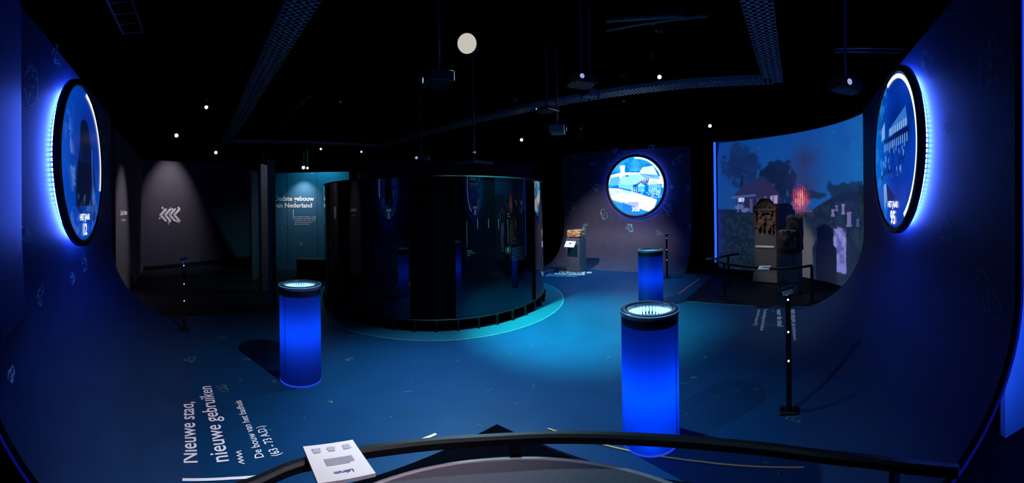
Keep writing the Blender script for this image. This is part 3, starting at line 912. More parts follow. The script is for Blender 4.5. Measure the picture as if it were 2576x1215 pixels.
mb.ribbon(cir, Vector((math.cos(A), math.sin(A), 0)), .005)
for (w0, z0, z1) in ((.013, -.022, -.016), (.010, -.014, .014), (.014, .016, .022), (.012, .024, .028)):
    mb.add([dp(A - w0, DR + .003, zz + z0), dp(A + w0, DR + .003, zz + z0), dp(A + w0, DR + .003, zz + z1), dp(A - w0, DR + .003, zz + z1)], [(0, 1, 2, 3)])
mb.build('column_icon', M['print_dim'], drum, 'round icon with a white column')
mb = MB()
for i, s_ in enumerate(('De Romeinen bouwen', 'langs de weg van', 'Boulogne naar Keulen', 'het badhuis, waar', 'men elkaar ontmoet', 'en kan sporten')):
    dw(mb, s_, 884, 634 + i * 5.2, 30 - (i % 2) * 3, 3.4)
mb.build('panel_lettering', M['sketch_dim'], drum, 'dim text block on the left glossy panel')

# ------------------------------------------------------------------ glowing columns
CR, CH = .195, .887
def make_column(loc, rotz, label):
    t = thing('light_column', label, 'column', loc, rotz, 'blue lit columns with round glass tops')
    c = Vector(loc)
    MB().lathe([(CR, .012), (CR, CH - .03)], c, 72).build('shell', M['col'], t, 'translucent blue skin lit from inside')
    rim_ = MB().lathe([(CR + .004, CH - .032), (CR + .006, CH - .028), (CR + .006, CH), (CR - .002, CH + .004), (CR - .036, CH + .004), (CR - .038, CH), (CR - .038, CH - .032), (CR + .004, CH - .032)], c, 72).build('rim', M['ring_top'], t)
    MB().lathe([(CR + .0075, CH - .004), (CR + .0075, CH + .0005)], c, 72).build('rim_light', G['edge_rim'], rim_)
    well = MB().lathe([(CR - .038, CH - .02), (CR - .038, CH - .09)], c, 72).build('well_wall', M['mirror'], t)
    MB().lathe([(0, CH - .09), (CR - .038, CH - .09)], c, 72).build('well_floor', M['mirror'], well)
    MB().lathe([(CR - .038, CH - .015), (0, CH - .015)], c, 72).build('glass_top', M['lid'], t)
    mb = MB()
    for k in range(40):
        a = PI2 * k / 40; d = Vector((math.cos(a), math.sin(a), 0))
        mb.box(c + d * (CR - .045) + Vector((0, 0, CH - .055)), (.006, .010, .055), d)
    mb.build('well_lights', G['well'], well, 'ring of small upright lights inside the top')
    MB().lathe([(CR + .002, .0), (CR + .002, .012), (CR - .02, .012)], c, 72).build('foot_light', G['edge_blue'], t)
    a = math.radians(-90); d = Vector((math.cos(a + rotz), math.sin(a + rotz), 0)); X = d.cross(Vector((0, 0, 1)))
    MB().box(c + d * (CR + .001) + Vector((0, 0, .45)), (.004, .003, .80), X).build('seam', M['edge'], t)
    MB().lathe([(0, CH - .095), (CR - .004, CH - .095)], c, 48).build('bulkhead', M['black_matt'], t)
    return t
M['col'] = translucent_mat('column skin', (.03, .09, .26)); M['lid'] = glass_lid_mat('glass lid')
G['edge_rim'] = glow('rim edge', (.10, .42, 1.0), .9)
def col_loc(px, py_top):
    p = at_z(px, py_top, CH); return (p.x, p.y, 0)
cl1, cl2, cl3 = col_loc(1634, 776), col_loc(754, 714), col_loc(1636, 627.5)
def facing(loc, off):
    return math.atan2(-loc[1], -loc[0]) + math.pi / 2 + off
c1 = make_column(cl1, 0, 'largest glowing blue column, right behind the black front rail')
c1.rotation_euler.z = facing(cl1, 1.05)
c2, _ = dup(c1, cl2, facing(cl2, -.80), 'glowing blue column standing left of the black drum')
c3, _ = dup(c1, cl3, facing(cl3, -.80), 'small distant glowing column beside the far black post')
point('lamp_column_near', (cl1[0], cl1[1], .36), 22.0, (.0, .12, 1.0), .05)
u_ = Vector((-cl1[0], -cl1[1], 0)).normalized()
point('lamp_column_near_foot', (cl1[0] + u_.x * .13, cl1[1] + u_.y * .13, .08), 0.9, (.0, .16, 1.0), .01)
point('lamp_column_left', (cl2[0], cl2[1], .47), 13.0, (.0, .13, 1.0), .05)
point('lamp_column_far', (cl3[0], cl3[1], .46), 9.0, (.0, .11, 1.0), .05)

# ------------------------------------------------------------------ slim sensor posts
def make_post(loc, label):
    t = thing('sensor_post', label, 'post', loc, group='slim black posts with status lights')
    c = Vector(loc); Z = Vector((0, 0, 1))
    bp_ = MB().box(c + Z * .008, (.15, .10, .016), bev=.004).build('base_plate', M['black_metal'], t)
    for s_ in (-1, 1):
        MB().cyl(c + Vector((s_ * .055, 0, .016)), c + Vector((s_ * .055, 0, .040)), .016, n=16).build('bolt', M['black_metal'], bp_)
    pole = MB().box(c + Z * .45, (.042, .042, .90), bev=.006).build('pole', M['black_metal'], t)
    hd = MB().box(c + Z * .925 , (.085, .07, .045), (1, 0, .28), (-.28, 0, 1), bev=.006).build('head', M['chrome'], t, 'tilted shiny head')
    MB().box(c + Vector((-.005, 0, .955)), (.10, .085, .018), (1, 0, .28), (-.28, 0, 1), bev=.004).build('head_cap', M['proj_d'], hd)
    for z in (.865, .62, .40):
        MB().cyl(c + Vector((0, -.0205, z)), c + Vector((0, -.026, z)), .0075, n=12).build('status_light', G['dot'], pole, 'small white status light')
    return t
pp = [at_z(1985, 1036), at_z(464, 832), at_z(1678, 700)]
p1 = make_post((pp[0].x, pp[0].y, 0), 'nearest slim black post, in front of the upright floor lettering')
p1.rotation_euler.z = facing(pp[0], 0)
dup(p1, (pp[1].x, pp[1].y, 0), facing(pp[1], 0), 'slim black post at the edge of the left curved wall')
dup(p1, (pp[2].x, pp[2].y, 0), facing(pp[2], 0), 'farthest slim black post, beside the small distant column')

# ------------------------------------------------------------------ rails and signs
def rail_path(pts, z, n=60):
    """smooth path through points (x, y)"""
    P = [Vector((p[0], p[1], z)) for p in pts]; out = []
    P = [P[0] * 2 - P[1]] + P + [P[-1] * 2 - P[-2]]
    for i in range(1, len(P) - 2):
        for k in range(12):
            s = k / 12
            a, b, c, d = P[i-1], P[i], P[i+1], P[i+2]
            out.append(.5 * ((2*b) + (c-a)*s + (2*a-5*b+4*c-d)*s*s + (-a+3*b-3*c+d)*s**3))
    out.append(P[-2]); return out
RZ = .57
fr = [at_z(x, y, RZ) for x, y in ((560, 1245), (640, 1218), (760, 1170), (940, 1134), (1150, 1112), (1400, 1100), (1650, 1107), (1900, 1127), (2150, 1157), (2300, 1176), (2412, 1186))]
rail = thing('guard_rail', 'low black curved rail in front of the viewer, below the largest blue column', 'rail', (fr[5].x, fr[5].y, 0))
MB().bar(rail_path([(p.x, p.y) for p in fr], RZ), .042, .045).build('rail_bar', M['black_metal'], rail)
for (x, y) in ((1295, 1104), (2250, 1170), (560, 1245)):
    q = at_z(x, y, RZ)
    MB().box((q.x, q.y, RZ / 2 - .01), (.05, .02, RZ - .02), (q.y, -q.x, 0) if False else (1, .0, 0)).build('post', M['black_metal'], rail)
    MB().box((q.x, q.y, .006), (.09, .09, .012)).build('foot_plate', M['black_metal'], rail)

def sign_quad(corners, label, thick=.012, group=None, lettering=True, cat='sign'):
    """sign from its four corners TL, TR, BR, BL"""
    TL, TR, BR, BL = [Vector(c) for c in corners]
    c = (TL + TR + BR + BL) / 4
    t = thing('information_sign', label, cat, c, group=group)
    X = (TR - TL).normalized(); Y = (TL - BL).normalized(); N = X.cross(Y).normalized()
    if N.z < 0: N = -N
    MB().loft([[p - N * thick for p in (TL, TR, BR, BL)], [p for p in (TL, TR, BR, BL)]], True, True).build('panel', M['sign'], t)
    return t, c, N
tl, tr, br, bl = at_z(762, 1123, .60), at_z(887, 1106, .60), at_z(945, 1190, .635), at_z(800, 1216, .635)
t, c, N = sign_quad((tl, tr, br, bl), 'large cream sign on the front rail with faint diagrams', group='cream signs beside the exhibits')
def sq_pt(u, v): return tl + (tr - tl) * u + (bl - tl) * v + ((br - tr) - (bl - tl)) * u * v + N * .002
mb = MB()
rnd = random.Random(2)
for u0 in (.22, .50, .80):
    for k in range(6):
        y = .13 + k * .022
        mb.ribbon([sq_pt(u0 - .09 * rnd.uniform(.6, 1), y), sq_pt(u0 + .09 * rnd.uniform(.6, 1), y)], N, .006)
for k in range(6):
    y = .46 + k * .032
    mb.ribbon([sq_pt(.27, y), sq_pt(.80 - (.1 if k == 5 else 0), y)], N, .006)
mb.build('print', M['sign_ink'], t, 'pale grey diagrams and text lines')
mb = MB()
text_fn(mb, 'Labrum', lambda x, y: sq_pt(.68 - .34 * x, .80 + .07 * y), .02)
mb.build('lettering', M['sign_ink_dark'], t, 'violet heading, upside down')
mb = MB(); mb.box(c - N * .03, (.06, .05, .035)); mb.build('bracket', M['black_metal'], t)

# grey round plinth under the viewer
pc = Vector((-.0, .866, 0)); PZ = .5
t = thing('round_plinth', 'round grey plinth with a pale rim behind the front rail', 'plinth', pc)
MB().lathe([(.74, 0), (.74, PZ - .012)], pc, 96).build('plinth_body', M['edge'], t)
MB().lathe([(0, PZ), (.735, PZ)], pc, 96).build('plinth_top', M['dais'], t)
MB().lathe([(.752, PZ - .02), (.756, PZ - .014), (.756, PZ - .002), (.752, PZ + .003), (.738, PZ + .003), (.735, PZ - .002), (.735, PZ - .02)], pc, 96, close=True).build('plinth_rim', M['dais_rim'], t)

# ------------------------------------------------------------------ projection wall with the burning farm
SA, SB_, SM_ = at_d(1806, 518, 8.5), at_d(2176, 518, 5.85), at_d(2000, 518, 7.55)
def circ3(a, b, c):
    ax, ay, bx, by, cx, cy_ = a.x, a.y, b.x, b.y, c.x, c.y
    d = 2 * (ax * (by - cy_) + bx * (cy_ - ay) + cx * (ay - by))
    ux = ((ax*ax+ay*ay) * (by-cy_) + (bx*bx+by*by) * (cy_-ay) + (cx*cx+cy_*cy_) * (ay-by)) / d
    uy = ((ax*ax+ay*ay) * (cx-bx) + (bx*bx+by*by) * (ax-cx) + (cx*cx+cy_*cy_) * (bx-ax)) / d
    return Vector((ux, uy, 0)), math.hypot(ax - ux, ay - uy)
SCn, SR = circ3(SA, SB_, SM_)
sa0 = math.atan2(SA.y - SCn.y, SA.x - SCn.x); sa1 = math.atan2(SB_.y - SCn.y, SB_.x - SCn.x)
SZ0, SZ1 = .10, 3.02
K = 48
rows = []
mb = MB()
def sp(a, z, R=None): return SCn + Vector((math.cos(a) * (R or SR), math.sin(a) * (R or SR), z))
angs = [sa0 + (sa1 - sa0) * k / K for k in range(K + 1)]
mb.add([q for a in angs for q in (sp(a, SZ0), sp(a, SZ1))], [(2*k, 2*k+2, 2*k+3, 2*k+1) for k in range(K)], True)
mb.cur = 1
mb.add([q for a in angs for q in (sp(a, SZ0, SR + .06), sp(a, SZ1, SR + .06))], [(2*k, 2*k+1, 2*k+3, 2*k+2) for k in range(K)], True)
mb.add([q for a in angs for q in (sp(a, SZ1), sp(a, SZ1, SR + .06))], [(2*k, 2*k+2, 2*k+3, 2*k+1) for k in range(K)])
for a in (angs[0], angs[-1]): mb.add([sp(a, SZ0), sp(a, SZ1), sp(a, SZ1, SR + .06), sp(a, SZ0, SR + .06)], [(0, 1, 2, 3)])
scr = mb.build('wall_projection', [M['screen'], M['edge']]); scr['kind'] = 'structure'
MB().loft([[sp(a, 0.0, SR + .0), sp(a, SZ0, SR), sp(a, SZ0, SR + .06), sp(a, 0, SR + .06)] for a in angs], True, True).build('baseboard', M['edge'], scr)
MB().tube([sp(sa0 + .016, .25, SR - .03), sp(sa0 + .016, 3.0, SR - .03)], .028, 10).build('light_strip', G['strip'], scr, 'bright blue upright light strip on the left edge')

def scr_hit_from(o, d):
    ox, oy = o.x - SCn.x, o.y - SCn.y
    a = d.x ** 2 + d.y ** 2; b = 2 * (ox * d.x + oy * d.y); c = ox * ox + oy * oy - SR * SR
    k = (-b + math.sqrt(max(0, b * b - 4 * a * c))) / (2 * a)
    p = o + d * k
    return math.atan2(p.y - SCn.y, p.x - SCn.x), p.z
def scr_px(px, py):
    """picture coordinates: x 0..1 along the arc, y height in metres"""
    a, z = scr_hit_from(Vector((0, 0, EYE)), ray(px, py))
    return ((a - sa0) / (sa1 - sa0), z)
def pl_(pts): return [scr_px(*q) for q in pts]

def pic_farm(p):
    X, Y = p.X, p.Y
    t_ = np.clip((Y - 1.2) / 1.8, 0, 1)
    p.c[:] = np.array(lin((22, 78, 140))) * (1 - t_)[..., None] + np.array(lin((10, 66, 140))) * t_[..., None]
    n = p.noise(1.1, 5); n2 = p.noise(4.5, 5); n3 = p.noise(16, 3); fl_ = p.noise(13, 4)
    p.put(np.clip(X - .55, 0, .45) * 2 * np.clip(n * 1.6 - .3, 0, 1), (18, 116, 190), .8)
    p.put(np.clip(.35 - X, 0, 1) * 2, (14, 40, 96), .6)
    st = p.r.rand(*X.shape) > .9996
    p.put(st & (Y > 1.6), (170, 200, 230), .9)
    def B(px, py, rx, ry, col, a=1.0, thr=.5, sc=n2):
        (x, y) = scr_px(px, py); x2 = scr_px(px + rx, py)[0]; y2 = scr_px(px, py - ry)[1]
        d = ((X - x) / max(1e-4, abs(x2 - x))) ** 2 + ((Y - y) / max(1e-4, abs(y2 - y))) ** 2
        q = sc * .55 + fl_ * .45
        p.put(np.clip((q - .24 - .26 * thr * 2 * d) * 12, 0, 1) * (d < 2.0), col, a)
    # ground
    p.poly(pl_([(1795, 525), (1860, 528), (2040, 530), (2070, 510), (2120, 478), (2200, 455), (2210, 760), (1790, 760)]), (15, 25, 38))
    p.put((n3 > .52) & (Y < 1.6) & p.mask(pl_([(1795, 540), (2040, 535), (2080, 505), (2200, 470), (2210, 760), (1790, 760)])), (26, 44, 50), .65)
    p.put((n2 > .58) & p.mask(pl_([(1930, 545), (2060, 520), (2200, 480), (2200, 640), (1960, 620)])), (36, 54, 58), .45)
    # trees
    for b_ in ((1862, 392, 42, 34), (1840, 425, 28, 40), (1886, 418, 32, 30), (1866, 450, 40, 22)): B(*b_, (15, 34, 74), .8, .5)
    p.poly(pl_([(1864, 440), (1870, 440), (1868, 500), (1860, 500)]), (14, 22, 46))
    for b_ in ((1962, 432, 34, 34), (1938, 442, 30, 24), (1982, 462, 28, 40), (1925, 432, 16, 12), (1968, 490, 44, 36)): B(*b_, (10, 22, 46), .92, .5)
    for b_ in ((2040, 490, 28, 12), (2062, 492, 20, 10), (2098, 478, 16, 18), (2120, 475, 22, 14), (2150, 470, 26, 16), (2085, 470, 9, 16)): B(*b_, (12, 36, 52), .9, .5)
    # house
    p.poly(pl_([(1846, 492), (1872, 462), (1918, 443), (1948, 470), (1968, 505), (1858, 505)]), (34, 36, 72))
    p.poly(pl_([(1918, 443), (1948, 470), (1968, 530), (1905, 530), (1896, 480)]), (40, 34, 66), .8)
    p.poly(pl_([(1852, 503), (1962, 503), (1962, 535), (1852, 535)]), (30, 30, 62))
    p.poly(pl_([(1840, 494), (1900, 488), (1902, 493), (1842, 500)]), (70, 90, 140), .8)
    p.poly(pl_([(1858, 498), (1872, 498), (1872, 508), (1858, 508)]), (190, 205, 235))
    p.poly(pl_([(1938, 493), (1956, 491), (1956, 512), (1938, 512)]), (150, 140, 175)); p.poly(pl_([(1944, 493), (1946, 493), (1946, 512), (1944, 512)]), (50, 45, 80))
    p.poly(pl_([(1922, 494), (1929, 494), (1929, 512), (1922, 512)]), (90, 80, 120))
    for x in (1855, 1866, 1886, 1890, 1905): p.poly(pl_([(x, 500), (x + 3, 500), (x + 3, 534), (x, 534)]), (78, 86, 130), .8)
    for b_ in ((1860, 520, 12, 8), (1875, 528, 10, 6)): B(*b_, (90, 120, 180), .6, .55, n3)
    # smoke
    sm_ = p.mask(pl_([(1998, 480), (1992, 430), (2000, 385), (2030, 370), (2062, 375), (2058, 430), (2046, 480)]))
    for b_ in ((2015, 440, 26, 40), (2030, 400, 30, 34), (2040, 460, 24, 26), (2020, 480, 22, 16)):
        x, y = scr_px(b_[0], b_[1]); rx = abs(scr_px(b_[0] + b_[2], b_[1])[0] - x); ry = abs(scr_px(b_[0], b_[1] - b_[3])[1] - y)
        p.put(np.exp(-(((X - x) / rx) ** 2 + ((Y - y) / ry) ** 2)) * np.clip(n * 2 - .1, 0, 1), (40, 34, 66), .95)
    # fire
    x, y = scr_px(2014, 502); rx = abs(scr_px(2034, 502)[0] - x); ry = abs(scr_px(2014, 468)[1] - y)
    d = ((X - x) / rx) ** 2 + ((Y - y) / ry) ** 2
    p.put(np.exp(-d * 1.8), (120, 40, 66), .75)
    fy = p.noise(1, 1); fy = n3 + .35 * np.sin(X * 420 + 3 * n2)
    p.put((fy * 1.1 - d * .6 > .22), (200, 60, 78), .9)
    p.put((fy - d * 1.0 > .42), (250, 150, 135), .95)
    p.poly(pl_([(1962, 528), (2042, 528), (2044, 534), (1962, 535)]), (100, 70, 96), .7)
    # grave stones
    def stone(x0, y0, x1, y1, c):
        p.poly(pl_([(x0, y0), (x1, y0), (x1, y1), (x0, y1)]), c)
        p.poly(pl_([(x0 - 1.5, y0 - 2), (x1 + 1.5, y0 - 2), (x1 + 1.5, y0 + 2), (x0 - 1.5, y0 + 2)]), c)
        p.poly(pl_([(x0 - 2, y1 - 4), (x1 + 2, y1 - 4), (x1 + 2, y1), (x0 - 2, y1)]), c)
    stone(2092, 528, 2098, 544, (112, 104, 150)); stone(2102, 518, 2107, 532, (96, 92, 138)); stone(2118, 515, 2124, 540, (122, 110, 160)); stone(2131, 535, 2141, 570, (110, 100, 152)); stone(2155, 552, 2161, 570, (60, 74, 124))
    g1 = (112, 112, 176)
    p.poly(pl_([(2096, 598), (2100, 582), (2108, 571), (2118, 574), (2126, 588), (2127, 600)]), g1)
    p.poly(pl_([(2094, 597), (2129, 599), (2128, 672), (2095, 665)]), g1)
    p.poly(pl_([(2095, 662), (2129, 668), (2129, 690), (2096, 682)]), (120, 118, 190))
    p.poly(pl_([(2106, 608), (2118, 609), (2118, 636), (2106, 634)]), (88, 92, 156))
    mk = p.mask(pl_([(2094, 575), (2129, 575), (2128, 665), (2095, 660)]))
    p.put(mk & (n3 > .56), (64, 70, 128), .6); p.put(mk & (n3 < .42), (150, 146, 205), .5)

# ------------------------------------------------------------------ projectors
s1 = at_z(1926, 711); s1.z = 0
F1 = Vector((-.88, -.50, 0)).normalized(); X1 = Vector((0, 0, 1)).cross(F1)     # X1 is the viewer's right
s2 = at_z(1985, 738); s2.z = 0
F2 = Vector((-.86, -.52, 0)).normalized(); X2 = Vector((0, 0, 1)).cross(F2)
STONE_BOXES = [(s1 - F1 * .09 + Vector((0, 0, .78)), X1, (.50, .20, 1.62)), (s1 - F1 * .06 + Vector((0, 0, 1.55)), X1, (.30, .20, .30)),
               (s2 - F2 * .12 + Vector((0, 0, .55)), X2, (.40, .32, 1.12)), (s2 - F2 * .20 + X2 * .06 + Vector((0, 0, 1.0)), X2, (.29, .28, .72))]
def make_projector(loc, rotz, label, pole=True, m='proj', zc=4.3, size=(.42, .36, .15), lens='lens_p', thing_group='projectors under the ceiling'):
    """body centred at loc, lens looking along local +Y"""
    t = thing('ceiling_projector', label, 'projector', loc, rotz, thing_group)
    R = Matrix.Rotation(rotz, 3, 'Z'); c = Vector(loc)
    def P(x, y, z): return c + R @ Vector((x, y, z))
    X = R @ Vector((1, 0, 0)); Yv = R @ Vector((0, 1, 0))
    sx, sy, sz = size
    MB().box(c, size, X, bev=.012).build('body', M[m], t)
    lt = MB().cyl(P(sx * .18, sy / 2 - .01, 0), P(sx * .18, sy / 2 + .03, 0), sz * .36, n=24).build('lens_tube', M['bezel'], t)
    MB().cyl(P(sx * .18, sy / 2 + .03, 0), P(sx * .18, sy / 2 + .033, 0), sz * .26, n=24).build('lens', G[lens], lt, 'glowing lens')
    mb = MB()
    for k in range(9):
        mb.box(P(-sx * .40 + k * sx * .09, -sy / 2 - .002, 0), (.012, .006, sz * .7), X)
    mb.build('vent', M['black_matt'], t)
    for x, y in ((-.4, -.4), (.4, -.4), (.4, .4), (-.4, .4)):
        MB().cyl(P(x * sx, y * sy, -sz / 2), P(x * sx, y * sy, -sz / 2 - .012), .014, n=10).build('foot', M['black_matt'], t)
    mb = MB(); mb.cyl(P(0, 0, sz / 2), (loc[0], loc[1], zc), .018, n=12); mb.box(P(0, 0, sz / 2 + .01), (.16, .16, .02), X)
    mb.build('pole', M['pipe'], t)
    return t
def yaw_to(a, b):
    return math.atan2(-(b[0] - a[0]), b[1] - a[1])
PJ = at_d(1402, 327, 6.3); 
aimp = sp((sa0 + sa1) / 2, 1.5)
yaw = yaw_to(PJ, aimp)
pj = make_projector(tuple(PJ), yaw, 'grey projector on a pole aimed at the burning farm picture', size=(.30, .26, .13))
# lamp, slide and frame of this projector
R = Matrix.Rotation(yaw, 3, 'Z')
lp = PJ + R @ Vector((.10, .30, .0))
fwd = (aimp - lp).normalized(); rt = fwd.cross(Vector((0, 0, 1))).normalized(); upv = rt.cross(fwd)
SD = .10
aa = np.linspace(-.005, 1.005, 420); zz_ = np.linspace(SZ0 - .01, SZ1 + .02, 330)
# bounds of the screen as seen from the lamp
corn = []
for a in np.linspace(sa0, sa1, 25):
    for z in (SZ0, SZ1):
        q = sp(a, z) - lp; k = q.dot(fwd); corn.append((q.dot(rt) / k * SD, q.dot(upv) / k * SD))
xs0, xs1 = min(c[0] for c in corn), max(c[0] for c in corn); ys0, ys1 = min(c[1] for c in corn), max(c[1] for c in corn)
NX, NY = 430, 330
gx, gy = np.linspace(xs0 - .001, xs1 + .001, NX), np.linspace(ys0 - .001, ys1 + .001, NY)
GX, GY = np.meshgrid(gx, gy)
F_, R_, U_ = np.array(fwd), np.array(rt), np.array(upv)
D = F_[None, None] * SD + R_[None, None] * GX[..., None] + U_[None, None] * GY[..., None]
ox, oy = lp.x - SCn.x, lp.y - SCn.y
A_ = D[..., 0] ** 2 + D[..., 1] ** 2; B_ = 2 * (ox * D[..., 0] + oy * D[..., 1]); C_ = ox * ox + oy * oy - SR * SR
kk = (-B_ + np.sqrt(np.maximum(0, B_ ** 2 - 4 * A_ * C_))) / (2 * A_)
hx, hy, hz = ox + D[..., 0] * kk, oy + D[..., 1] * kk, lp.z + D[..., 2] * kk
U = (np.arctan2(hy, hx) - sa0) / (sa1 - sa0)
pc_ = Pic(np.clip(U, -.05, 1.05), np.clip(hz, -.1, 3.3), 3); pc_.ax = 4.2; pic_farm(pc_)
dist2 = hx * 0 + (D * kk[..., None] ** 1 * 1).__pow__(2).sum(-1)
inside = (U > -.004) & (U < 1.0) & (hz > SZ0) & (hz < SZ1 + .01)
# even out the falloff so that the picture lies evenly on the curved screen
cosn = np.abs((hx / SR) * D[..., 0] + (hy / SR) * D[..., 1]) / np.sqrt((D ** 2).sum(-1))
gain = dist2 / dist2.max() / np.maximum(cosn, .3)
gain = gain / gain.max()
def box_mask(c, X, size):
    # slide pixels whose beam would land on a stone are left black
    X = np.array(Vector(X).normalized()); Y = np.array((-X[1], X[0], 0)); Z = np.array((0, 0, 1.0)); o = np.array(lp) - np.array(c)
    t0 = np.full(U.shape, -1e9); t1 = np.full(U.shape, 1e9)
    for ax, h in ((X, size[0] / 2), (Y, size[1] / 2), (Z, size[2] / 2)):
        dd = D @ ax; dd = np.where(np.abs(dd) < 1e-9, 1e-9, dd); oo = float(o @ ax)
        a_, b_ = (-h - oo) / dd, (h - oo) / dd
        t0 = np.maximum(t0, np.minimum(a_, b_)); t1 = np.minimum(t1, np.maximum(a_, b_))
    return t0 < t1
for c_, X_, sz_ in STONE_BOXES:
    inside &= ~box_mask(c_, X_, sz_)
Tm = np.clip(pc_.c * gain[..., None] * 1.35, 0, 1) * inside[..., None]
Vs = [tuple(lp + fwd * SD + rt * float(x) + upv * float(y)) for y in gy for x in gx]
inv = WM[pj.name].inverted()
me = bpy.data.meshes.new('slide')
me.from_pydata([tuple(inv @ Vector(v)) for v in Vs], [], [(j * NX + i, j * NX + i + 1, (j + 1) * NX + i + 1, (j + 1) * NX + i) for j in range(NY - 1) for i in range(NX - 1)])
color_attr(me, Tm.reshape(-1, 3)); me.materials.append(slide_mat('picture slide'))
so = link(bpy.data.objects.new('slide', me)); so.parent = pj; so['label'] = 'small picture slide in front of the lamp'
mb = MB()
W = .10
for (x0, y0, x1, y1) in ((xs0 - W, ys0 - W, xs0, ys1 + W), (xs1, ys0 - W, xs1 + W, ys1 + W), (xs0, ys0 - W, xs1, ys0), (xs0, ys1, xs1, ys1 + W)):
    q = [lp + fwd * (SD + .001) + rt * x + upv * y for x, y in ((x0, y0), (x1, y0), (x1, y1), (x0, y1))]
    mb.prism(q, fwd * .003)
mb.build('slide_frame', M['black_matt'], pj)
spot('lamp_projector', lp, lp + fwd, 5000, (1, 1, 1), 88, 0.0, .0002)

# the other projectors
def proj_at(px, py, d, aim, label, **k):
    p = at_d(px, py, d); return make_projector(tuple(p), yaw_to(p, aim), label, **k)
proj_at(1060, 399, 7.6, (-2.0, 1.5, 0), 'small grey projector on a pole above the left half of the drum', size=(.32, .26, .11))
proj_at(1104, 200, 4.4, (-4.5, 2.6, 0), 'dark projector hanging below the bright lamp', m='proj_d', size=(.34, .30, .13))
proj_at(1462, 204, 4.6, (1.6, 1.0, 0), 'dark projector with a lit lens, left of the warm spotlight', m='proj_d', size=(.34, .30, .11))
proj_at(1484, 236, 5.0, (4, 7, 0), 'small pale projector in front of the long cable tray', size=(.20, .2, .09))
proj_at(1375, 277, 6.2, (-3, 3, 0), 'dim flat projector just under the long cable tray', m='proj_d', size=(.34, .30, .06))
proj_at(2127, 216, 4.2, (3, 1, 0), 'dark projector high above the burning farm picture', m='proj_d', size=(.34, .22, .13))
pp_ = at_d(1193, 412, 5.6)
t = thing('hanging_panel', 'pale square panel hanging flat above the middle of the drum', 'panel', pp_)
X = Vector((1, 1, 0)).normalized(); X = Matrix.Rotation(math.radians(5.9), 3, 'Z') @ X
MB().box(pp_, (.43, .43, .05), X, (0, 0, 1), bev=.008).build('panel_body', M['proj'], t)
MB().cyl(pp_ + Vector((0, 0, .02)), (pp_.x, pp_.y, 4.3), .012, n=10).build('hanger', M['pipe'], t)

# ------------------------------------------------------------------ spotlights
def make_spot(loc, aim, label, r=.03, lens='lens_w', ln=.16):
    c = Vector(loc); d = (Vector(aim) - c).normalized()
    t = thing('track_spotlight', label, 'spotlight', c, group='spotlights under the ceiling')
    f = c + d * .0
    hs = MB().lathe([(r * 1.05, -ln), (r * 1.45, -ln * .9), (r * 1.45, 0), (r * 1.15, .004), (r * 1.15, -.012), (0, -.012)], f, 20, d.orthogonal().normalized(), d.cross(d.orthogonal()).normalized(), d).build('housing', M['black_metal'], t)
    MB().lathe([(0, -.010), (r * 1.1, -.010)], f, 20, d.orthogonal().normalized(), d.cross(d.orthogonal()).normalized(), d).build('lens', G[lens], hs, 'glowing lens')
    b = c - d * ln * .5
    MB().cyl(b, (b.x, b.y, 4.3), .012, n=8).build('stem', M['black_metal'], t)
    MB().box((b.x, b.y, 4.27), (.12, .05, .06)).build('adaptor', M['black_metal'], t)
    return t
eye = (0, 0, 1.6)
def dot_at(px, py, z, aim, label, r=.03, lens='lens_w'):
    p = at_z(px, py, z); return make_spot(tuple(p), aim, label, r, lens)
lamp0 = make_spot(L_FLOOR, eye, 'biggest brightest round lamp under the ceiling', .108, 'lens_main', .34)
dot_at(519, 270, 3.3, (-1, 1, 1), 'spotlight nearest the left screen, highest of the left dots', .026)
dot_at(444, 341, 3.15, (-1, 1, 1), 'spotlight above the white chevrons', .035)
dot_at(543, 384, 2.75, (-1, 1, 1), 'small spotlight above the dark wall left of the slats', .028)
dot_at(763, 422, 2.60, (-2, 2, 1), 'spotlight just above the petrol wall, left one of a pair', .034)
dot_at(773.5, 423, 2.60, (-1, 2, 1), 'spotlight just above the petrol wall, right one of a pair', .024)
dot_at(807, 375, 2.95, (-1, 1, 1), 'greenish spotlight under the cable tray above the petrol wall', .022, 'lens_g')
dot_at(909, 382, 2.9, (-1, 1, 1), 'faint spotlight above the left edge of the drum', .018)
dot_at(1193, 383, 2.95, (0, 1, 1), 'spotlight straight above the pale hanging panel', .024)
dot_at(1312, 352, 3.1, (0, 1, 1), 'spotlight between the hanging panel and the grey projector', .030)
dot_at(1659, 194, 3.52, (.5, 1, .8), 'warm spotlight above the far round screen', .028, 'lens_warm')
dot_at(1786, 317, 3.2, (1, 1.5, 1), 'spotlight left above the burning farm picture', .030)
for L, aim, lab in ((L_A, (0.7, 3.0, 0), 'ceiling spotlight over the left of the blue floor'), (L_B, (-1.8, 2.3, 0), 'ceiling spotlight over the right of the blue floor'),
                    (L_ARROW, (-8.4, 6.5, 1.75), 'spotlight aimed at the white chevrons'), (FILL_LUNA, (-5.75, 3.2, 1.1), 'added fill spotlight aimed at the narrow wall by the left screen'),
                    (L_ROCK, (1.9, 9.1, .7), 'spotlight aimed at the ochre rock'), (L_STELE, (4.55, 5.3, 1.1), 'spotlight aimed at the carved gravestone'), (L_RAIL, (3.75, 4.45, 0), 'spotlight over the gravestone rail'), (FILL_FAR, (1.7, 7.3, 0), 'added fill spotlight over the floor before the far round screen'), (FILL_SLATS, (-4.6, 5.6, 1.6), 'added fill spotlight aimed at the three tall slats'), (L_DAIS, (-.3, 1.1, .5), 'spotlight over the round grey plinth'), (FILL_PALE, (-4.95, 8.05, 2.15), 'added fill spotlight aimed at the petrol wall')):
    d = (Vector(aim) - Vector(L)).normalized()
    make_spot(tuple(Vector(L) - d * .03), aim, lab, .03, 'lens_dim')

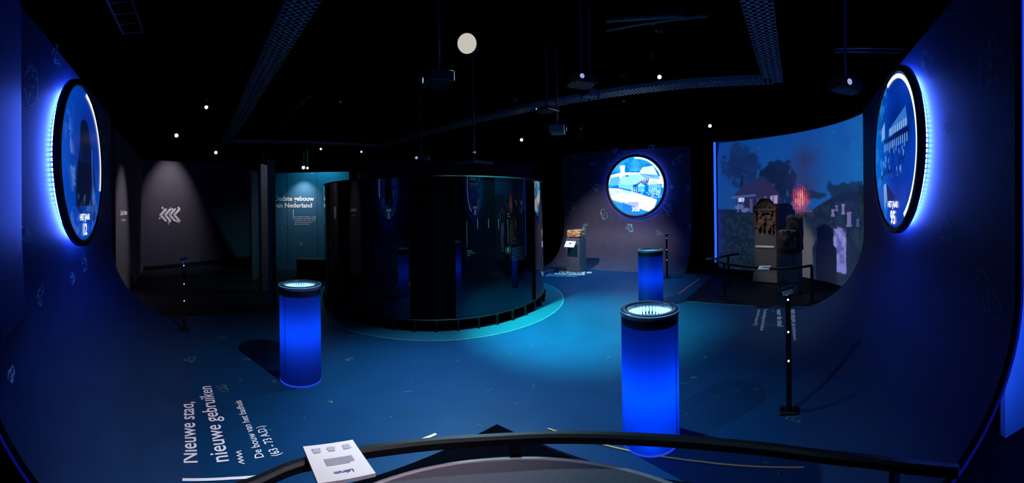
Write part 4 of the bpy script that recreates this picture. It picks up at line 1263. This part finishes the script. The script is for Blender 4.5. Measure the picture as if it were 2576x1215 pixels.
# ------------------------------------------------------------------ cable trays and pipes
def tray(A, B, label, w_=.30):
    A, B = Vector(A), Vector(B); X = (B - A).normalized(); S = X.cross(Vector((0, 0, 1))).normalized(); L = (B - A).length
    t = thing('cable_tray', label, 'cable tray', A, group='cable trays under the ceiling')
    mb = MB()
    c = (A + B) / 2
    for s_ in (-1, 1):
        mb.box(c + S * s_ * (w_ / 2) + Vector((0, 0, .03)), (L, .006, .06), X)
    for o in (-.42, -.14, .14, .42):
        mb.box(c + S * o * w_, (L, w_ * .14, .004), X)
    mb.build('side_rails', M['tray'], t)
    mb = MB(); k = 0; x = 0
    while x < L:
        mb.box(A + X * (x + .03), (.045, w_, .004), X); x += .075
    mb.build('perforated_bed', M['tray'], t)
    for f_ in (.2, .55, .9):
        q = A + X * L * f_
        MB().cyl(q + Vector((0, 0, .0)), (q.x, q.y, 4.3), .005, n=6).build('hanger', M['black_metal'], t)
    return t
TZ = 3.5
c0, c1_, c2_, c3_, c4 = at_z(800, -60, TZ), at_z(572, 360, TZ), at_z(958, 371, TZ), at_z(1945, 206, TZ), at_z(1890, -60, TZ)
tray(c0, c1_, 'cable tray running from top of the room toward the slats')
tray(c1_, c2_, 'cable tray crossing above the petrol wall')
tray(c2_, c3_, 'longest cable tray, rising to the right above the drum')
tray(c4, c3_, 'perforated cable tray in the upper right, seen from below')
def pipe(pts, r, label, m='pipe'):
    P = [at_z(x, y, z) for x, y, z in pts]
    t = thing('ceiling_pipe', label, 'pipe', P[0])
    MB().tube(P, r, 10).build('pipe', M[m], t)
    for q in (P[0], P[-1]): MB().cyl(q, (q.x, q.y, 4.3), .006, n=6).build('hanger', M['black_metal'], t)
pipe([(1525, 52, 4.0), (1600, 46, 4.0), (1720, 40, 4.0)], .03, 'dim blue pipe near the ceiling, upper of two in the middle')
pipe([(1525, 76, 4.0), (1640, 56, 4.0), (1780, 40, 4.0)], .022, 'thin blue pipe near the ceiling, lower of two in the middle')
pipe([(2100, 123, 3.8), (2190, 122, 3.8), (2275, 124, 3.8)], .012, 'thin pipe above the right curved wall, upper of two')
pipe([(2100, 131, 3.8), (2190, 131, 3.8), (2268, 134, 3.8)], .012, 'thin pipe above the right curved wall, lower of two')
pipe([(708, 313, 3.6), (745, 272, 3.6), (782, 240, 3.6)], .012, 'thin slanting rod behind the left cable tray')
# ladder truss at upper left
A, B = at_z(300, 0, 3.7), at_z(335, 82, 3.7)
t = thing('lighting_truss', 'short dim ladder truss high in the upper left corner', 'truss', A)
X = (B - A).normalized(); S = X.cross(Vector((0, 0, 1))).normalized(); mb = MB()
for s_ in (-1, 1): MB().cyl(A - X * .6 + S * s_ * .12, B + S * s_ * .12, .014, n=8).build('chord', M['pipe'], t)
for k in range(8):
    q = B - X * k * .22; mb.cyl(q - S * .12, q + S * .12, .008, n=6)
mb.build('rungs', M['pipe'], t)
for q in (A, B): MB().cyl(q, (q.x, q.y, 4.3), .006, n=6).build('hanger', M['black_metal'], t)

# ------------------------------------------------------------------ rock pedestal
def grid_blob(mb, c, size, X, Z, fn, n=18, rng=None):
    """rounded rough block: cube sphere pushed by fn"""
    c = Vector(c); X = Vector(X).normalized(); Z = Vector(Z).normalized(); Y = Z.cross(X)
    for ax in range(3):
        for sg in (-1, 1):
            vs = []; fs = []
            for j in range(n + 1):
                for i in range(n + 1):
                    a, b = -1 + 2 * i / n, -1 + 2 * j / n
                    p = [0, 0, 0]; p[ax] = sg; p[(ax + 1) % 3] = a; p[(ax + 2) % 3] = b
                    p = fn(*p)
                    vs.append(c + X * p[0] * size[0] / 2 + Y * p[1] * size[1] / 2 + Z * p[2] * size[2] / 2)
            for j in range(n):
                for i in range(n):
                    q = (j * (n+1) + i, j * (n+1) + i + 1, (j+1) * (n+1) + i + 1, (j+1) * (n+1) + i)
                    fs.append(q if sg > 0 else q[::-1])
            mb.add(vs, fs, True)
from mathutils import noise as mnoise
def rough(seed, amp=.12, sc=1.3, rnd_=.35):
    def fn(x, y, z):
        v = Vector((x, y, z)); sph = v.normalized() * 1.15
        k = v.lerp(sph, rnd_)
        d = mnoise.fractal(v * sc + Vector((seed, seed * 2, 0)), 1.0, 2.0, 5) * amp
        return k + v.normalized() * d
    return fn
pb = at_d(1450, 676, 8.95); pb.z = 0
fx = -pb.normalized(); fx = Matrix.Rotation(math.radians(-28), 3, 'Z') @ fx     # front of the block
Xp = Vector((0, 0, 1)).cross(fx)
t = thing('pedestal', 'square grey pedestal on the curved floor under the ochre rock', 'pedestal', pb)
MB().box(pb + Vector((0, 0, .40)), (.36, .36, .80), Xp, bev=.006).build('pedestal_body', M['grey_ped'], t)
MB().box(pb + Vector((0, 0, .805)), (.34, .34, .012), Xp).build('pedestal_top', M['slat'], t)
t = thing('rock', 'rough ochre rock lying on the grey pedestal', 'rock', pb + Vector((0, 0, .811)))
mb = MB(); grid_blob(mb, pb + Vector((0, 0, .911)), (.37, .30, .18), Xp, (0, 0, 1), rough(3, .22, 1.1)); mb.build('rock_body', M['rock'], t)
f0 = pb + fx * .20 + Vector((0, 0, .70))
sx_ = Xp * .13
q = [f0 - sx_ + fx * .05 + Vector((0, 0, .05)), f0 + sx_ + fx * .05 + Vector((0, 0, .05)), f0 + sx_ + fx * .16 - Vector((0, 0, .08)), f0 - sx_ + fx * .16 - Vector((0, 0, .08))]
t, c, N = sign_quad(q, 'small cream sign fixed to the pedestal of the ochre rock', group='cream signs beside the exhibits')
mb = MB()
for k in range(5):
    v = .22 + .13 * k
    mb.ribbon([q[0].lerp(q[3], v).lerp(q[1].lerp(q[2], v), .12) + N * .002, q[0].lerp(q[3], v).lerp(q[1].lerp(q[2], v), .82) + N * .002], N, .005)
mb.build('print', M['sign_ink'], t)
MB().box(f0 + fx * .03, (.05, .14, .02), Xp).build('bracket', M['black_metal'], t)

# ------------------------------------------------------------------ grave stones on their supports
def S1(x, f, z): return s1 + X1 * x + F1 * f + Vector((0, 0, z))
t = thing('gravestone', 'tall carved gravestone fragment with a pediment on a grey slab', 'gravestone', s1, group=None)
HW = .235
MB().box(S1(0, -.09, .60), (HW * 2, .16, 1.00), X1, bev=.004).build('support_slab', M['grey_ped'], t)
mb = MB(); mb.loft([[S1(-HW - .04, .05, .02), S1(HW + .03, .05, .02), S1(HW + .03, -.20, .02), S1(-HW - .04, -.20, .02)],
                    [S1(-HW - .02, .02, .20), S1(HW + .01, .02, .20), S1(HW + .01, -.18, .20), S1(-HW - .02, -.18, .20)]], True, True)
mb.build('support_foot', M['grey_ped'], t)
mb = MB()
for x in (-.22, .22): MB().cyl(S1(x, .02, 0), S1(x, .02, .022), .018, n=10).build('levelling_foot', M['black_metal'], t)
MB().box(S1(-.01, .0, .715), (.40, .03, .035), X1, (F1 * .5 + Vector((0, 0, 1)))).build('label_strip', M['sign'], t, 'pale label strip')
# backing and frame of the niche
MB().box(S1(0, -.10, 1.24), (HW * 2, .12, .30), X1).build('stone_back', M['stone'], t)
mb = MB()
for x in (-HW + .025, HW - .025):
    mb = MB()
    mb.box(S1(x, -.03, 1.27), (.05, .10, .36), X1, bev=.01)
    mb.box(S1(x, -.02, 1.43), (.065, .11, .04), X1, bev=.008)
    mb.build('niche_pillar', M['stone'], t)
mb = MB()
out = [(-HW, 1.44), (HW, 1.44), (HW + .01, 1.50), (HW - .03, 1.54), (HW - .08, 1.56), (.12, 1.62), (.05, 1.675), (-.02, 1.69), (-.09, 1.67), (-.14, 1.62), (-.17, 1.56), (-HW + .03, 1.545), (-HW - .01, 1.50)]
mb.prism([S1(x, .03, z) for x, z in out], -F1 * .18)
mb.box(S1(0, .04, 1.455), (HW * 2 + .03, .03, .035), X1, bev=.008)
ro = [(x, z) for x, z in out[3:-1]]
mb.tube([S1(x * .93, .035, z - .012) for x, z in out[3:12]], .014, 6)
# rosette and leaf scrolls
mb.lathe([(.055, .0), (.06, .012), (.048, .022), (.036, .012), (.022, .014), (.016, .028), (0, .032)], S1(-.01, .03, 1.565), 20, X1, (0, 0, 1), F1)
for s_ in (-1, 1):
    for k in range(3):
        cx, cz, rr = s_ * (.09 + .05 * k), 1.535 - .012 * k, .028 - .005 * k
        mb.lathe([(rr, 0), (rr * 1.05, .010), (rr * .6, .016), (rr * .4, .008), (0, .018)], S1(cx, .03, cz), 12, X1, (0, 0, 1), F1)
mb.build('pediment', M['stone'], t, 'brown pediment with a rosette and scrolls')
mb = MB()
# two relief figures under small consoles and the ragged lower edge
for (cx, zz, sc) in ((-.07, 1.22, 1.0), (.13, 1.19, .85)):
    grid_blob(mb, S1(cx, -.01, zz), (.15 * sc, .10, .22 * sc), X1, (0, 0, 1), rough(cx * 10 + 3, .35, 2.2, .8), 12)
    grid_blob(mb, S1(cx - .02, .02, zz + .12 * sc), (.075 * sc, .08, .09 * sc), X1, (0, 0, 1), rough(cx * 10 + 7, .2, 2.0, .9), 8)
    mb.tube([S1(cx + .05 * sc, .03, zz + .06), S1(cx + .08 * sc, .045, zz), S1(cx + .03 * sc, .05, zz - .05)], .022 * sc, 8)
    mb.tube([S1(cx - .03 * sc, .03, zz - .06), S1(cx - .04 * sc, .045, zz - .12), S1(cx - .06 * sc, .03, zz - .16)], .028 * sc, 8)
    mb.tube([S1(cx + .03 * sc, .03, zz - .06), S1(cx + .05 * sc, .045, zz - .13), S1(cx + .04 * sc, .03, zz - .17)], .026 * sc, 8)
    mb.box(S1(cx, .0, 1.40), (.06, .05, .05), X1, bev=.008)
rag = [(-HW, 1.22), (-HW, 1.10), (-.15, 1.09), (-.08, 1.05), (.0, 1.03), (.06, .98), (.13, .955), (.19, .93), (HW, .95), (HW, 1.22)]
mb.prism([S1(x, .0, z) for x, z in rag], -F1 * .05)
mb.build('relief', M['stone'], t, 'brown relief with two worn figures')

def S2(x, f, z): return s2 + X2 * x + F2 * f + Vector((0, 0, z))
t = thing('stone_fragment', 'dark rough stone block on a grey box, right of the carved gravestone', 'stone', s2)
MB().box(S2(.0, -.12, .35), (.36, .30, .70), X2, bev=.006).build('support_box', M['grey_ped'], t)
mb = MB()
grid_blob(mb, S2(-.03, -.10, .90), (.34, .27, .42), X2, (0, 0, 1), rough(5, .16, 1.6, .22), 20)
mb.build('lower_block', M['stone_d'], t)
mb = MB(); grid_blob(mb, S2(.06, -.20, 1.03), (.27, .26, .64), X2, (0, 0, 1), rough(9, .16, 1.2, .25), 20)
mb.build('upper_block', M['stone_d'], t)

# rail round the grave stones
rp = [at_z(x, y, RZ) for x, y in ((1858, 639), (1832, 643), (1808, 649), (1803, 655), (1822, 662), (1860, 669), (1923, 675), (1985, 675), (2042, 668))]
gr = thing('guard_rail', 'low black curved rail around the carved gravestones', 'rail', (rp[6].x, rp[6].y, 0))
MB().bar(rail_path([(p.x, p.y) for p in rp], RZ), .035, .04).build('rail_bar', M['black_metal'], gr)
for i in (1, 4, 8):
    q = rp[i]
    MB().box((q.x, q.y, RZ / 2 - .01), (.05, .03, RZ - .02), (q.y, -q.x, 0)).build('post', M['black_metal'], gr)
    MB().box((q.x, q.y, .006), (.10, .10, .012)).build('foot_plate', M['black_metal'], gr)
def rail_sign(pix, label, z0=.60, z1=.65):
    q = [at_z(pix[0][0], pix[0][1], z0), at_z(pix[1][0], pix[1][1], z0), at_z(pix[2][0], pix[2][1], z0 - .03), at_z(pix[3][0], pix[3][1], z0 - .03)]
    t, c, N = sign_quad(q, label, group='cream signs beside the exhibits')
    mb = MB()
    for k in range(4):
        v = .25 + .15 * k
        mb.ribbon([q[0].lerp(q[3], v).lerp(q[1].lerp(q[2], v), .12) + N * .002, q[0].lerp(q[3], v).lerp(q[1].lerp(q[2], v), .82) + N * .002], N, .005)
    mb.build('print', M['sign_ink'], t)
    MB().box(c - N * .024, (.06, .04, .024)).build('bracket', M['black_metal'], t)
rail_sign(((1779, 648.5), (1811, 648), (1810, 651.5), (1775, 653)), 'thin cream sign on the corner of the gravestone rail, seen edge on', .60)
rail_sign(((1911, 668.5), (1939, 668.5), (1935, 677), (1906, 677)), 'cream sign on the gravestone rail in front of the carved gravestone', .60)

# ------------------------------------------------------------------ blue lit wall at the far right edge
w0 = at_z(2552, 1102); w1 = at_z(2600, 1145)
wv = wall_seg('wall_side', (w0.x, w0.y + .08), (w0.x + 1.5, w0.y - .95), .0, 4.2, M['white_wall'], .05)
sv = PR.pt(-1.93, 1.5, -.10)
MB().tube([(sv.x, sv.y, .25), (sv.x, sv.y, 4.0)], .015, 8).build('light_strip', G['strip_hot'], pr, 'bright blue upright light strip behind the curved wall')
